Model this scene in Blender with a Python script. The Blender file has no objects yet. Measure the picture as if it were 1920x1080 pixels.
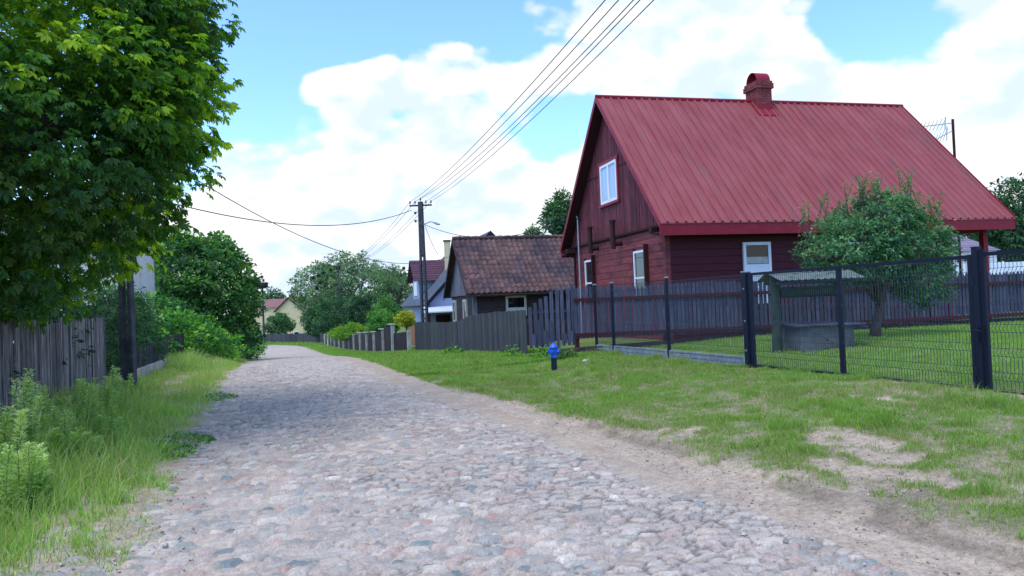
import bpy, math, random
import numpy as np
from mathutils import Vector, Matrix, noise as mnoise
random.seed(7); RNG = np.random.default_rng(11)
S = bpy.context.scene
COL = S.collection

# ------------------------------------------------------------------ camera
CAM = np.array([0.0, 0.0, 1.6]); FPX = 1400.0; YAW = math.radians(19.5977); PITCH = math.radians(1.1902); ROLL = 0.040
def basis():
    f = np.array([math.sin(YAW)*math.cos(PITCH), math.cos(YAW)*math.cos(PITCH), math.sin(PITCH)])
    r = np.array([math.cos(YAW), -math.sin(YAW), 0.0]); u = np.cross(r, f)
    c, s = math.cos(ROLL), math.sin(ROLL)
    return r*c-u*s, u*c+r*s, f
BR, BU, BF = basis()
cd = bpy.data.cameras.new('camera'); cam = bpy.data.objects.new('camera', cd); COL.objects.link(cam)
cd.sensor_width = 36.0; cd.lens = 36.0*FPX/1920.0; cd.clip_end = 3000; cd.clip_start = 0.05
cam.matrix_world = Matrix(((BR[0], BU[0], -BF[0], CAM[0]), (BR[1], BU[1], -BF[1], CAM[1]), (BR[2], BU[2], -BF[2], CAM[2]), (0, 0, 0, 1)))
S.camera = cam
def ray(x, y): return BF + BR*(x-960)/FPX - BU*(y-540)/FPX
def at(x, y, D): return CAM + D*ray(x, y)       # world point at depth D

# ------------------------------------------------------------------ light
S.view_settings.view_transform = 'Standard'; S.view_settings.look = 'None'
S.view_settings.exposure = 0.86; S.view_settings.gamma = 1.0
SUN = Vector((-0.66, -0.36, 1.5)).normalized()
sl = bpy.data.lights.new('sun', 'SUN'); sl.energy = 1.15; sl.angle = math.radians(32); sl.color = (1.0, 0.96, 0.90)
so = bpy.data.objects.new('sun', sl); COL.objects.link(so); so.location = (0, 0, 60)
so.rotation_euler = SUN.to_track_quat('Z', 'Y').to_euler()
W = bpy.data.worlds.new("World"); S.world = W; W.use_nodes = True
def build_world():
    nt = W.node_tree; N = nt.nodes; Lk = nt.links; N.clear()
    def nd(t, **k):
        n = N.new(t)
        for a, b in k.items(): setattr(n, a, b)
        return n
    out = nd('ShaderNodeOutputWorld'); bg = nd('ShaderNodeBackground'); bg.inputs[1].default_value = 0.15; W.cycles.sampling_method = 'MANUAL'; W.cycles.sample_map_resolution = 256
    sky = nd('ShaderNodeTexSky', sky_type='NISHITA', sun_disc=False)
    sky.sun_elevation = math.asin(SUN.z); sky.sun_rotation = math.atan2(SUN.x, SUN.y); sky.altitude = 100
    sky.air_density = 1.0; sky.dust_density = 0.6; sky.ozone_density = 1.6
    geo = nd('ShaderNodeTexCoord')
    def math_(op, a, b=None, c=None):
        n = nd('ShaderNodeMath', operation=op)
        for i, v in enumerate((a, b, c)):
            if v is None: continue
            if isinstance(v, (int, float)): n.inputs[i].default_value = v
            else: Lk.new(v, n.inputs[i])
        return n.outputs[0]
    def vm(op, a, b):
        n = nd('ShaderNodeVectorMath', operation=op)
        Lk.new(a, n.inputs[0]); n.inputs[1].default_value = b
        return n
    def dens(vec):
        # ragged cumulus noise over the sky directions, plus the places where clouds stand / are open
        m = vm('MULTIPLY', vec, (1, 1, 1.55)).outputs[0]
        n1 = nd('ShaderNodeTexNoise'); n1.inputs['Scale'].default_value = 3.1; n1.inputs['Detail'].default_value = 8; n1.inputs['Roughness'].default_value = 0.53
        n1.inputs['Distortion'].default_value = 0.0
        o = vm('ADD', m, (3.7, 1.3, 0.4)).outputs[0]; Lk.new(o, n1.inputs['Vector'])
        n2 = nd('ShaderNodeTexVoronoi', feature='SMOOTH_F1'); n2.inputs['Scale'].default_value = 9.0; n2.inputs['Smoothness'].default_value = 0.25
        n2.inputs['Detail'].default_value = 2.5; n2.inputs['Roughness'].default_value = .55
        Lk.new(m, n2.inputs['Vector'])
        v = math_('MULTIPLY_ADD', n2.outputs['Distance'], -0.26, 0.10)
        return math_('ADD', v, n1.outputs['Fac'])
    def spots(vec):
        v = 0.0
        for (px, py, r, kz, amp) in SKY_SPOTS:
            d = ray(px, py); d = d/np.linalg.norm(d)
            s = vm('MULTIPLY', vec, (1, 1, kz)).outputs[0]
            ds = nd('ShaderNodeVectorMath', operation='DISTANCE'); Lk.new(s, ds.inputs[0]); ds.inputs[1].default_value = (d[0], d[1], d[2]*kz)
            mr = nd('ShaderNodeMapRange', interpolation_type='SMOOTHSTEP'); Lk.new(ds.outputs['Value'], mr.inputs[0])
            mr.inputs[1].default_value = 0.0; mr.inputs[2].default_value = r; mr.inputs[3].default_value = amp; mr.inputs[4].default_value = 0.0
            v = math_('ADD', v, mr.outputs[0])
        return v
    vec = geo.outputs['Generated']
    d0 = dens(vec); v0 = math_('ADD', d0, spots(vec))
    d1 = dens(vm('ADD', vec, (-0.012, -0.006, 0.022)).outputs[0])
    cov = nd('ShaderNodeMapRange', interpolation_type='SMOOTHSTEP'); Lk.new(v0, cov.inputs[0]); cov.inputs[1].default_value = 0.36; cov.inputs[2].default_value = 0.47
    lit = math_('MULTIPLY_ADD', math_('SUBTRACT', d0, d1), 6.0, 0.73)
    thick = math_('MULTIPLY_ADD', math_('SUBTRACT', v0, 0.55), -1.15, 0.16)
    lit = math_('ADD', lit, thick)
    lr = nd('ShaderNodeValToRGB'); Lk.new(lit, lr.inputs[0]); e = lr.color_ramp.elements
    e[0].position = 0.40; e[0].color = (3.0, 3.55, 4.35, 1)
    e[1].position = 1.0; e[1].color = (4.15, 4.2, 4.25, 1)
    x = e.new(0.70); x.color = (3.45, 3.85, 4.35, 1)
    mx = nd('ShaderNodeMix', data_type='RGBA'); Lk.new(cov.outputs[0], mx.inputs['Factor'])
    tint = nd('ShaderNodeMix', data_type='RGBA', blend_type='MULTIPLY'); tint.inputs['Factor'].default_value = 1.0
    Lk.new(sky.outputs[0], tint.inputs['A']); tint.inputs['B'].default_value = (0.86, 1.10, 1.52, 1)
    Lk.new(tint.outputs['Result'], mx.inputs['A']); Lk.new(lr.outputs[0], mx.inputs['B'])
    Lk.new(mx.outputs['Result'], bg.inputs[0]); Lk.new(bg.outputs[0], out.inputs[0])
# px, py, radius (chord), vertical squeeze, amount
SKY_SPOTS = [(620, 10, .26, 1.6, -.34), (420, 60, .25, 1, -.20), (1040, 275, .13, 1.5, -.26), (900, 70, .16, 1.4, -.16), (1110, 190, .10, 1.6, -.22), (450, 170, .14, 1.2, -.16), (1300, 20, .10, 1.5, -.10), (1640, 70, .10, 2, -.14), (1620, 30, .13, 1.5, -.18), (1340, 60, .3, 1, .10),
             (560, 160, .13, 2.2, .24), (690, 150, .12, 2.4, .24), (860, 100, .08, 1.3, .26), (980, 150, .10, 1.4, .16), (700, 320, .42, 1.3, .26), (560, 420, .3, 2, .12), (1100, 420, .4, 2, .20), (1500, 130, .5, 1.2, .12), (1820, 160, .34, 1.2, .24), (960, 340, .2, 1.4, .10)]
build_world()
S.cycles.max_bounces = 4; S.cycles.diffuse_bounces = 3; S.cycles.glossy_bounces = 2; S.cycles.transmission_bounces = 3; S.cycles.transparent_max_bounces = 4
S.cycles.caustics_reflective = False; S.cycles.caustics_refractive = False

# ------------------------------------------------------------------ tools
def lin(r, g, b, k=1.0):
    f = lambda c: ((c/255)/12.92 if c/255 <= .04045 else ((c/255+.055)/1.055)**2.4)*k
    return (f(r), f(g), f(b), 1)
def sm(t):
    t = np.clip(t, 0, 1); return t*t*(3-2*t)
def hash2(i, j, s=0):
    h = (i.astype(np.int64)*374761393 + j.astype(np.int64)*668265263 + s*974634777) & 0x7fffffff
    h = ((h ^ (h >> 13))*1274126177) & 0x7fffffff
    h = ((h ^ (h >> 16))*2246822519) & 0x7fffffff
    return (h ^ (h >> 15))/float(0x7fffffff)
def vnoise(x, y, sc, s=0):
    x = np.asarray(x, float)*sc; y = np.asarray(y, float)*sc
    i = np.floor(x); j = np.floor(y); u = sm(x-i); v = sm(y-j)
    a = hash2(i, j, s); b = hash2(i+1, j, s); c = hash2(i, j+1, s); d = hash2(i+1, j+1, s)
    return a*(1-u)*(1-v)+b*u*(1-v)+c*(1-u)*v+d*u*v
def fbm(x, y, sc, s=0, o=4):
    t = 0; a = .5; n = 0
    for k in range(o):
        t = t+a*vnoise(x, y, sc*2**k, s+k*17); n += a; a *= .5
    return t/n
# terrain
PY = [-50, 16, 22, 26, 33, 40, 50, 60, 80, 110, 200, 900]; PZ = [0, 0, -.05, -.15, -.42, -.8, -1.2, -1.55, -2.1, -2.8, -3.5, -5]
def prof(Y):
    Y = np.asarray(Y, float); return (np.interp(Y-1.5, PY, PZ)+np.interp(Y+1.5, PY, PZ))/2
def road_c(Y): return np.interp(Y, [-50, 10, 20, 35, 60, 80, 92, 110, 130], [1.35, 1.35, 1.5, 2.0, 3.1, 3.6, 3.4, 0.5, -6])
def TH(X, Y):
    X = np.asarray(X, float); Y = np.asarray(Y, float); x = X-road_c(Y)
    f = 1-.7*sm((Y-17)/10)
    return prof(Y)+.2*f*sm((x-2.3)/4.8)+sm((X-8.8)/5)*(1-sm((Y-24)/10))*(.42-.2*f)+.12*sm((-1.9-x)/2.5)
def G(x, y): return float(TH(x, y))

class MB:
    """collects boxes, tubes and sheets in world coordinates; build() links them as one mesh object"""
    def __init__(s): s.v = []; s.f = []; s.t = []
    def add(s, vs, fs, t=None):
        b = len(s.v); s.v += [tuple(map(float, p)) for p in vs]
        tt = random.random() if t is None else t
        for f in fs: s.f.append(tuple(b+i for i in f)); s.t.append(tt)
    def hexa(s, p, t=None):      # 8 corners: bottom 4 ccw, top 4 ccw
        s.add(p, [(3, 2, 1, 0), (4, 5, 6, 7), (0, 1, 5, 4), (1, 2, 6, 5), (2, 3, 7, 6), (3, 0, 4, 7)], t)
    def box(s, c, sz, yaw=0, t=None, tilt=None):
        x, y, z = sz[0]/2, sz[1]/2, sz[2]/2
        ps = [(-x, -y, -z), (x, -y, -z), (x, y, -z), (-x, y, -z), (-x, -y, z), (x, -y, z), (x, y, z), (-x, y, z)]
        R = Matrix.Rotation(yaw, 3, 'Z')
        if tilt: R = R @ Matrix.Rotation(tilt[0], 3, 'X') @ Matrix.Rotation(tilt[1], 3, 'Y')
        s.hexa([Vector(c)+R @ Vector(p) for p in ps], t)
    def fbox(s, fr, a, b, c, t=None):   # box in a frame fr=(O,d,n): s range a, t range b, z range c
        O, d, n = fr
        P = lambda u, v, z: (O[0]+d[0]*u+n[0]*v, O[1]+d[1]*u+n[1]*v, z)
        s.hexa([P(a[0], b[0], c[0]), P(a[1], b[0], c[0]), P(a[1], b[1], c[0]), P(a[0], b[1], c[0]),
                P(a[0], b[0], c[1]), P(a[1], b[0], c[1]), P(a[1], b[1], c[1]), P(a[0], b[1], c[1])], t)
    def tube(s, pts, r, n=6, cap=True, t=None):
        pts = [Vector(p) for p in pts]; rs = r if isinstance(r, (list, tuple)) else [r]*len(pts)
        vs = []; fs = []; ref = None
        for i, p in enumerate(pts):
            dv = (pts[min(i+1, len(pts)-1)]-pts[max(i-1, 0)]).normalized()
            if ref is None: ref = dv.orthogonal().normalized()
            ref = (ref-dv*ref.dot(dv)).normalized() if (ref-dv*ref.dot(dv)).length > 1e-4 else dv.orthogonal().normalized()
            q = dv.cross(ref)
            for k in range(n):
                a = 2*math.pi*k/n; vs.append(p+(ref*math.cos(a)+q*math.sin(a))*rs[i])
        for i in range(len(pts)-1):
            for k in range(n):
                fs.append((i*n+k, i*n+(k+1) % n, (i+1)*n+(k+1) % n, (i+1)*n+k))
        if cap: fs.append(tuple(range(n-1, -1, -1))); fs.append(tuple((len(pts)-1)*n+k for k in range(n)))
        s.add(vs, fs, t)
    def lathe(s, c, prof_, n=20, t=None):   # prof_: (r,z)
        vs = []; fs = []
        for r, z in prof_:
            for k in range(n):
                a = 2*math.pi*k/n; vs.append((c[0]+r*math.cos(a), c[1]+r*math.sin(a), c[2]+z))
        m = len(prof_)
        for i in range(m-1):
            for k in range(n): fs.append((i*n+k, i*n+(k+1) % n, (i+1)*n+(k+1) % n, (i+1)*n+k))
        fs.append(tuple(range(n-1, -1, -1))); fs.append(tuple((m-1)*n+k for k in range(n)))
        s.add(vs, fs, t)
    def build(s, name, m, parent=None, smooth=False):
        off = Vector(parent_origin(parent)) if parent else Vector((0, 0, 0))
        me = bpy.data.meshes.new(name); me.from_pydata([tuple(Vector(p)-off) for p in s.v], [], s.f)
        a = me.attributes.new('tint', 'FLOAT', 'FACE'); a.data.foreach_set('value', np.array(s.t, dtype=np.float32))
        me.materials.append(m)
        if smooth: me.polygons.foreach_set('use_smooth', [True]*len(me.polygons))
        o = bpy.data.objects.new(name, me); COL.objects.link(o)
        if parent: o.parent = parent
        return o
ORI = {}
def parent_origin(p):
    x = Vector((0, 0, 0))
    while p is not None: x += p.location; p = p.parent
    return x
def npmesh(name, V, F, m, parent=None, tint=None, smooth=False, col=None):
    V = np.asarray(V, dtype=np.float32).reshape(-1, 3); F = np.asarray(F, dtype=np.int32)
    if parent is not None: V = V-np.array(parent_origin(parent), dtype=np.float32)
    me = bpy.data.meshes.new(name); k = F.shape[1]
    me.vertices.add(len(V)); me.vertices.foreach_set('co', V.ravel())
    me.loops.add(F.size); me.loops.foreach_set('vertex_index', F.ravel())
    me.polygons.add(len(F)); me.polygons.foreach_set('loop_start', np.arange(0, F.size, k, dtype=np.int32))
    if tint is not None:
        a = me.attributes.new('tint', 'FLOAT', 'FACE'); a.data.foreach_set('value', np.asarray(tint, dtype=np.float32))
    if col is not None:
        a = me.attributes.new('Col', 'FLOAT_COLOR', 'POINT')
        c4 = np.ones((len(V), 4), dtype=np.float32); c4[:, :3] = col; a.data.foreach_set('color', c4.ravel())
    me.materials.append(m); me.update(calc_edges=True)
    if smooth: me.polygons.foreach_set('use_smooth', np.ones(len(F), dtype=bool))
    o = bpy.data.objects.new(name, me); COL.objects.link(o)
    if parent is not None: o.parent = parent
    return o
def thing(name, loc, label, cat, group=None):
    o = bpy.data.objects.new(name, None); COL.objects.link(o); o.location = loc; o.empty_display_size = .2
    o['label'] = label; o['category'] = cat
    if group: o['group'] = group
    return o
def tag(o, label=None, cat=None, group=None, kind=None):
    if label: o['label'] = label
    if cat: o['category'] = cat
    if group: o['group'] = group
    if kind: o['kind'] = kind
    return o
def copy_tree(o, parent=None):
    c = o.copy(); COL.objects.link(c); c.parent = parent
    for ch in [x for x in o.children]: copy_tree(ch, c)
    return c

# ------------------------------------------------------------------ materials
def material(name, c1, c2=None, rough=.8, scale=3, stretch=(1, 1, 1), bump=.2, tint=.35, metal=0, spec=.3, c3=None, detail=6, lo=.35, hi=.65, bscale=None, c3scale=.8, c3lo=.5, c3hi=.7, emit=None):
    m = bpy.data.materials.new(name); m.use_nodes = True; nt = m.node_tree; N = nt.nodes; L = nt.links
    b = N['Principled BSDF']; b.inputs['Roughness'].default_value = rough; b.inputs['Metallic'].default_value = metal; b.inputs['Specular IOR Level'].default_value = spec
    tc = N.new('ShaderNodeTexCoord'); mp = N.new('ShaderNodeMapping'); L.new(tc.outputs['Object'], mp.inputs[0]); mp.inputs['Scale'].default_value = stretch
    nz = N.new('ShaderNodeTexNoise'); nz.inputs['Scale'].default_value = scale; nz.inputs['Detail'].default_value = detail; nz.inputs['Roughness'].default_value = .62; L.new(mp.outputs[0], nz.inputs[0])
    r = N.new('ShaderNodeValToRGB'); L.new(nz.outputs['Fac'], r.inputs[0]); e = r.color_ramp.elements
    e[0].position = lo; e[0].color = c1; e[1].position = hi; e[1].color = c2 or c1
    out = r.outputs[0]
    if c3:
        n3 = N.new('ShaderNodeTexNoise'); n3.inputs['Scale'].default_value = c3scale; n3.inputs['Detail'].default_value = 7; n3.inputs['Roughness'].default_value = .65; L.new(mp.outputs[0], n3.inputs[0])
        mr = N.new('ShaderNodeMapRange'); L.new(n3.outputs['Fac'], mr.inputs[0]); mr.inputs[1].default_value = c3lo; mr.inputs[2].default_value = c3hi
        mx = N.new('ShaderNodeMix'); mx.data_type = 'RGBA'; L.new(mr.outputs[0], mx.inputs['Factor']); L.new(out, mx.inputs['A']); mx.inputs['B'].default_value = c3; out = mx.outputs['Result']
    if tint:
        at_ = N.new('ShaderNodeAttribute'); at_.attribute_name = 'tint'
        ma = N.new('ShaderNodeMath'); ma.operation = 'MULTIPLY_ADD'; L.new(at_.outputs['Fac'], ma.inputs[0]); ma.inputs[1].default_value = 2*tint; ma.inputs[2].default_value = 1-tint
        vm = N.new('ShaderNodeVectorMath'); vm.operation = 'SCALE'; L.new(out, vm.inputs[0]); L.new(ma.outputs[0], vm.inputs['Scale']); out = vm.outputs[0]
    L.new(out, b.inputs['Base Color'])
    if bump:
        nb = nz
        if bscale:
            nb = N.new('ShaderNodeTexNoise'); nb.inputs['Scale'].default_value = bscale; nb.inputs['Detail'].default_value = 5; L.new(mp.outputs[0], nb.inputs[0])
        bp = N.new('ShaderNodeBump'); bp.inputs['Strength'].default_value = bump; bp.inputs['Distance'].default_value = .02
        L.new(nb.outputs['Fac'], bp.inputs['Height']); L.new(bp.outputs[0], b.inputs['Normal'])
    if emit: b.inputs['Emission Color'].default_value = emit; b.inputs['Emission Strength'].default_value = 1
    return m
def leafmat(name, cols, trans=.3, rough=.55):
    m = bpy.data.materials.new(name); m.use_nodes = True; nt = m.node_tree; N = nt.nodes; L = nt.links
    b = N['Principled BSDF']; b.inputs['Roughness'].default_value = rough; b.inputs['Specular IOR Level'].default_value = .35
    a = N.new('ShaderNodeAttribute'); a.attribute_name = 'tint'
    r = N.new('ShaderNodeValToRGB'); L.new(a.outputs['Fac'], r.inputs[0]); e = r.color_ramp.elements
    e[0].position = 0; e[0].color = cols[0]; e[1].position = 1; e[1].color = cols[-1]
    for i, c in enumerate(cols[1:-1]): x = e.new((i+1)/(len(cols)-1)); x.color = c
    L.new(r.outputs[0], b.inputs['Base Color'])
    t = N.new('ShaderNodeBsdfTranslucent'); g = N.new('ShaderNodeMix'); g.data_type = 'RGBA'; g.blend_type = 'MULTIPLY'; g.inputs['Factor'].default_value = 1
    L.new(r.outputs[0], g.inputs['A']); g.inputs['B'].default_value = (1.7, 1.9, .8, 1); L.new(g.outputs['Result'], t.inputs[0])
    mx = N.new('ShaderNodeMixShader'); mx.inputs[0].default_value = trans; L.new(b.outputs[0], mx.inputs[1]); L.new(t.outputs[0], mx.inputs[2])
    L.new(mx.outputs[0], N['Material Output'].inputs[0])
    return m
def glassmat(name, c, rough=.04):
    m = bpy.data.materials.new(name); m.use_nodes = True; b = m.node_tree.nodes['Principled BSDF']
    b.inputs['Base Color'].default_value = c; b.inputs['Roughness'].default_value = rough; b.inputs['Specular IOR Level'].default_value = .5
    return m
M = {}
M['redroof'] = material('red_metal_roof', lin(138, 60, 60), lin(152, 80, 78), rough=.5, scale=1.6, stretch=(1.7, .35, .35), bump=.03, tint=.05, spec=.35, c3=lin(104, 76, 78), c3scale=1.1, c3lo=.55, c3hi=.80)
M['redtrim'] = material('red_trim', lin(128, 20, 38), lin(142, 30, 46), rough=.55, scale=5, bump=.05, tint=.05)
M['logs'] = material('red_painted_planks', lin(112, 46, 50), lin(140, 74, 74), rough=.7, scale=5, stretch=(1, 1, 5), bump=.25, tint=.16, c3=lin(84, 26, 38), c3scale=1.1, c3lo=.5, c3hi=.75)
M['logs_shaded'] = material('shaded_red_planks', lin(70, 22, 32), lin(84, 30, 40), rough=.7, scale=4, stretch=(1, 1, 5), bump=.2, tint=.12)  # gable planks again, darker: shade under the eaves put into the colour
M['gable'] = material('weathered_red_boards', lin(80, 28, 38), lin(118, 58, 64), rough=.8, scale=6, stretch=(3, 3, .5), bump=.3, tint=.28, c3=lin(62, 34, 40), c3scale=1.2, c3lo=.5, c3hi=.72)
M['darkwood'] = material('dark_brown_wood', lin(48, 22, 26), lin(62, 30, 32), scale=8, bump=.2, tint=.1)
M['white'] = material('white_plastic', lin(222, 228, 236), lin(232, 236, 240), rough=.35, scale=3, bump=.0, tint=.03)
M['whitewood'] = material('old_white_wood', lin(196, 196, 186), lin(160, 160, 152), rough=.8, scale=12, bump=.3, tint=.1)
M['glass'] = glassmat('window_glass', lin(12, 20, 30))
M['glass_pale'] = glassmat('pale_curtain_glass', lin(170, 188, 206), .1)
M['brick'] = material('red_brick', lin(104, 44, 46), lin(136, 70, 68), rough=.85, scale=14, bump=.4, tint=.25)
M['mortar'] = material('mortar', lin(120, 98, 96), lin(100, 76, 76), scale=20, bump=.3, tint=0)
M['anthracite'] = material('anthracite_paint', lin(14, 20, 40), lin(18, 26, 48), rough=.5, scale=6, bump=.02, tint=.04, spec=.3)
M['wire'] = material('coated_wire', lin(34, 42, 58), lin(48, 58, 76), rough=.5, scale=6, bump=0, tint=0, spec=.6)
M['galv'] = material('galvanised_steel', lin(150, 156, 164), lin(172, 178, 186), rough=.4, metal=.6, scale=9, bump=.05, tint=.05)
M['cable'] = material('black_cable', lin(40, 46, 54), lin(52, 58, 64), rough=.6, scale=6, bump=0, tint=0)
M['concrete'] = material('concrete', lin(92, 94, 98), lin(120, 120, 120), rough=.9, scale=4, bump=.35, tint=.08, bscale=30, c3=lin(70, 74, 72), c3scale=2.2, c3lo=.45, c3hi=.65)
M['plinth'] = material('concrete_plinth', lin(118, 128, 136), lin(140, 148, 152), rough=.9, scale=4, bump=.35, tint=.12, bscale=30)
M['poleconc'] = material('pole_concrete', lin(52, 56, 62), lin(80, 82, 84), rough=.9, scale=5, bump=.3, tint=.05, bscale=30)
M['wallconc'] = material('pale_low_wall', lin(186, 184, 170), lin(150, 148, 136), rough=.9, scale=3, bump=.3, tint=.05, bscale=24, c3=lin(110, 112, 96), c3scale=1.6, c3lo=.5, c3hi=.8)
M['slab'] = material('grey_slab_boards', lin(80, 74, 76), lin(160, 152, 146), rough=.9, scale=9, stretch=(4, 4, .35), bump=.5, tint=.4, lo=.38, hi=.7, c3=lin(58, 46, 40), c3scale=2, c3lo=.5, c3hi=.75)
M['plank'] = material('dark_fence_planks', lin(44, 44, 52), lin(82, 84, 86), rough=.9, scale=9, stretch=(5, 5, .25), bump=.6, tint=.32, c3=lin(70, 84, 62), c3scale=1.4, c3lo=.5, c3hi=.8)
M['picket'] = material('grey_pickets', lin(58, 62, 80), lin(92, 96, 112), rough=.9, scale=8, stretch=(4, 4, .35), bump=.4, tint=.25, c3=lin(72, 70, 78), c3scale=2, c3lo=.5, c3hi=.8)
M['rail'] = material('red_brown_rail', lin(78, 30, 36), lin(62, 34, 38), rough=.85, scale=8, bump=.3, tint=.15)
M['brownpanel'] = material('brown_fence_panels', lin(44, 38, 46), lin(64, 56, 62), rough=.9, scale=6, stretch=(3, 3, .4), bump=.3, tint=.2)
M['blue'] = material('hydrant_blue', lin(24, 84, 190), lin(34, 100, 206), rough=.35, scale=4, bump=.02, tint=0, spec=.5)
M['navy'] = material('hydrant_stem', lin(22, 30, 52), lin(30, 38, 60), rough=.4, scale=4, bump=.02, tint=0)
M['mossy'] = material('mossy_green_posts', lin(42, 58, 54), lin(66, 80, 72), rough=.9, scale=6, bump=.35, tint=.1, c3=lin(52, 70, 48), c3scale=3, c3lo=.48, c3hi=.7)
M['wellroof'] = material('mossy_sheet_roof', lin(92, 104, 98), lin(114, 124, 114), rough=.85, scale=8, bump=.3, tint=.12, c3=lin(74, 90, 70), c3scale=5, c3lo=.5, c3hi=.65)
M['oldwood'] = material('old_log_wall', lin(44, 38, 42), lin(72, 62, 62), rough=.9, scale=6, stretch=(1, 1, 5), bump=.4, tint=.2)
M['greyboards'] = material('grey_gable_boards', lin(86, 88, 98), lin(122, 122, 128), rough=.9, scale=7, stretch=(3, 3, .4), bump=.3, tint=.2)
M['tiles'] = material('old_clay_tiles', lin(92, 66, 60), lin(128, 96, 84), rough=.85, scale=7, bump=.3, tint=.36, c3=lin(68, 58, 62), c3scale=.8, c3lo=.38, c3hi=.60)
M['yellow'] = material('cream_yellow_render', lin(206, 190, 142), lin(214, 200, 156), rough=.9, scale=2, bump=.1, tint=.02)
M['cream'] = material('cream_render', lin(206, 206, 200), lin(218, 216, 208), rough=.9, scale=2, bump=.1, tint=.02, c3=lin(180, 176, 166), c3scale=.8)
M['bluewall'] = material('blue_grey_render', lin(146, 160, 186), lin(156, 170, 194), rough=.9, scale=2, bump=.1, tint=.02)
M['ochre'] = material('ochre_render', lin(150, 104, 66), lin(164, 116, 76), rough=.9, scale=2, bump=.1, tint=.02)
M['greyroof'] = material('grey_metal_roof', lin(70, 78, 88), lin(84, 92, 102), rough=.5, scale=2, bump=.05, tint=.08)
M['plumroof'] = material('plum_tile_roof', lin(82, 50, 62), lin(98, 62, 74), rough=.6, scale=5, bump=.1, tint=.18)
M['farroof'] = material('pink_tile_roof', lin(138, 98, 94), lin(154, 114, 106), rough=.8, scale=4, bump=.1, tint=.15)
M['neighroof'] = material('grey_plum_roof', lin(124, 112, 124), lin(138, 126, 138), rough=.6, scale=4, bump=.1, tint=.12)
M['bark'] = material('bark', lin(70, 62, 54), lin(96, 88, 78), rough=.95, scale=8, stretch=(2, 2, .5), bump=.6, tint=.1)
M['twig'] = material('nest_twigs', lin(52, 46, 44), lin(78, 68, 60), rough=.95, scale=8, bump=.3, tint=.3)
M['white_stone'] = material('pale_stone', lin(206, 204, 196), lin(176, 172, 166), rough=.8, scale=9, bump=.3, tint=0)
M['porcelain'] = material('insulator', lin(60, 62, 70), lin(80, 82, 90), rough=.3, scale=4, bump=0, tint=0)

# ------------------------------------------------------------------ ground and road
def grid_mesh(name, xs, ys, zf, m, colf):
    X, Y = np.meshgrid(xs, ys); Z = zf(X, Y) if callable(zf) else zf
    V = np.stack([X, Y, Z], -1).reshape(-1, 3); nx, ny = len(xs), len(ys)
    i = np.arange(ny-1)[:, None]*nx+np.arange(nx-1)[None, :]; i = i.ravel()
    F = np.stack([i, i+1, i+nx+1, i+nx], -1)
    return npmesh(name, V, F, m, smooth=True, col=colf(X, Y).reshape(-1, 3))
def gmat(name, bump=.5, mot=(.70, 1.22)):
    m = bpy.data.materials.new(name); m.use_nodes = True; nt = m.node_tree; N = nt.nodes; L = nt.links
    b = N['Principled BSDF']; b.inputs['Roughness'].default_value = .92; b.inputs['Specular IOR Level'].default_value = .2
    a = N.new('ShaderNodeAttribute'); a.attribute_name = 'Col'
    tc = N.new('ShaderNodeTexCoord')
    n1 = N.new('ShaderNodeTexNoise'); n1.inputs['Scale'].default_value = 60; n1.inputs['Detail'].default_value = 6; n1.inputs['Roughness'].default_value = .7; L.new(tc.outputs['Object'], n1.inputs[0])
    n2 = N.new('ShaderNodeTexNoise'); n2.inputs['Scale'].default_value = 2.3; n2.inputs['Detail'].default_value = 8; n2.inputs['Roughness'].default_value = .6; L.new(tc.outputs['Object'], n2.inputs[0])
    r1 = N.new('ShaderNodeMapRange'); L.new(n1.outputs['Fac'], r1.inputs[0]); r1.inputs[1].default_value = .3; r1.inputs[2].default_value = .7; r1.inputs[3].default_value = .72; r1.inputs[4].default_value = 1.25
    r2 = N.new('ShaderNodeMapRange'); L.new(n2.outputs['Fac'], r2.inputs[0]); r2.inputs[1].default_value = .3; r2.inputs[2].default_value = .7; r2.inputs[3].default_value = .84; r2.inputs[4].default_value = 1.14
    mm = N.new('ShaderNodeMath'); mm.operation = 'MULTIPLY'; L.new(r1.outputs[0], mm.inputs[0]); L.new(r2.outputs[0], mm.inputs[1])
    n4 = N.new('ShaderNodeTexNoise'); n4.inputs['Scale'].default_value = 17; n4.inputs['Detail'].default_value = 7; n4.inputs['Roughness'].default_value = .72; L.new(tc.outputs['Object'], n4.inputs[0])
    r4 = N.new('ShaderNodeMapRange'); L.new(n4.outputs['Fac'], r4.inputs[0]); r4.inputs[1].default_value = .34; r4.inputs[2].default_value = .60; r4.inputs[3].default_value = mot[0]; r4.inputs[4].default_value = mot[1]
    m4 = N.new('ShaderNodeMath'); m4.operation = 'MULTIPLY'; L.new(mm.outputs[0], m4.inputs[0]); L.new(r4.outputs[0], m4.inputs[1])
    vm = N.new('ShaderNodeVectorMath'); vm.operation = 'SCALE'; L.new(a.outputs['Color'], vm.inputs[0]); L.new(m4.outputs[0], vm.inputs['Scale'])
    L.new(vm.outputs[0], b.inputs['Base Color'])
    bp = N.new('ShaderNodeBump'); bp.inputs['Strength'].default_value = bump; bp.inputs['Distance'].default_value = .012; L.new(n1.outputs['Fac'], bp.inputs['Height']); L.new(bp.outputs[0], b.inputs['Normal'])
    return m
SAND = np.array(lin(180, 160, 136)[:3]); JOINT = np.array(lin(186, 172, 154)[:3]); SOIL = np.array(lin(128, 112, 92)[:3]); GREEN = np.array(lin(100, 122, 52)[:3]); STRAW = np.array(lin(164, 152, 110)[:3])
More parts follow.
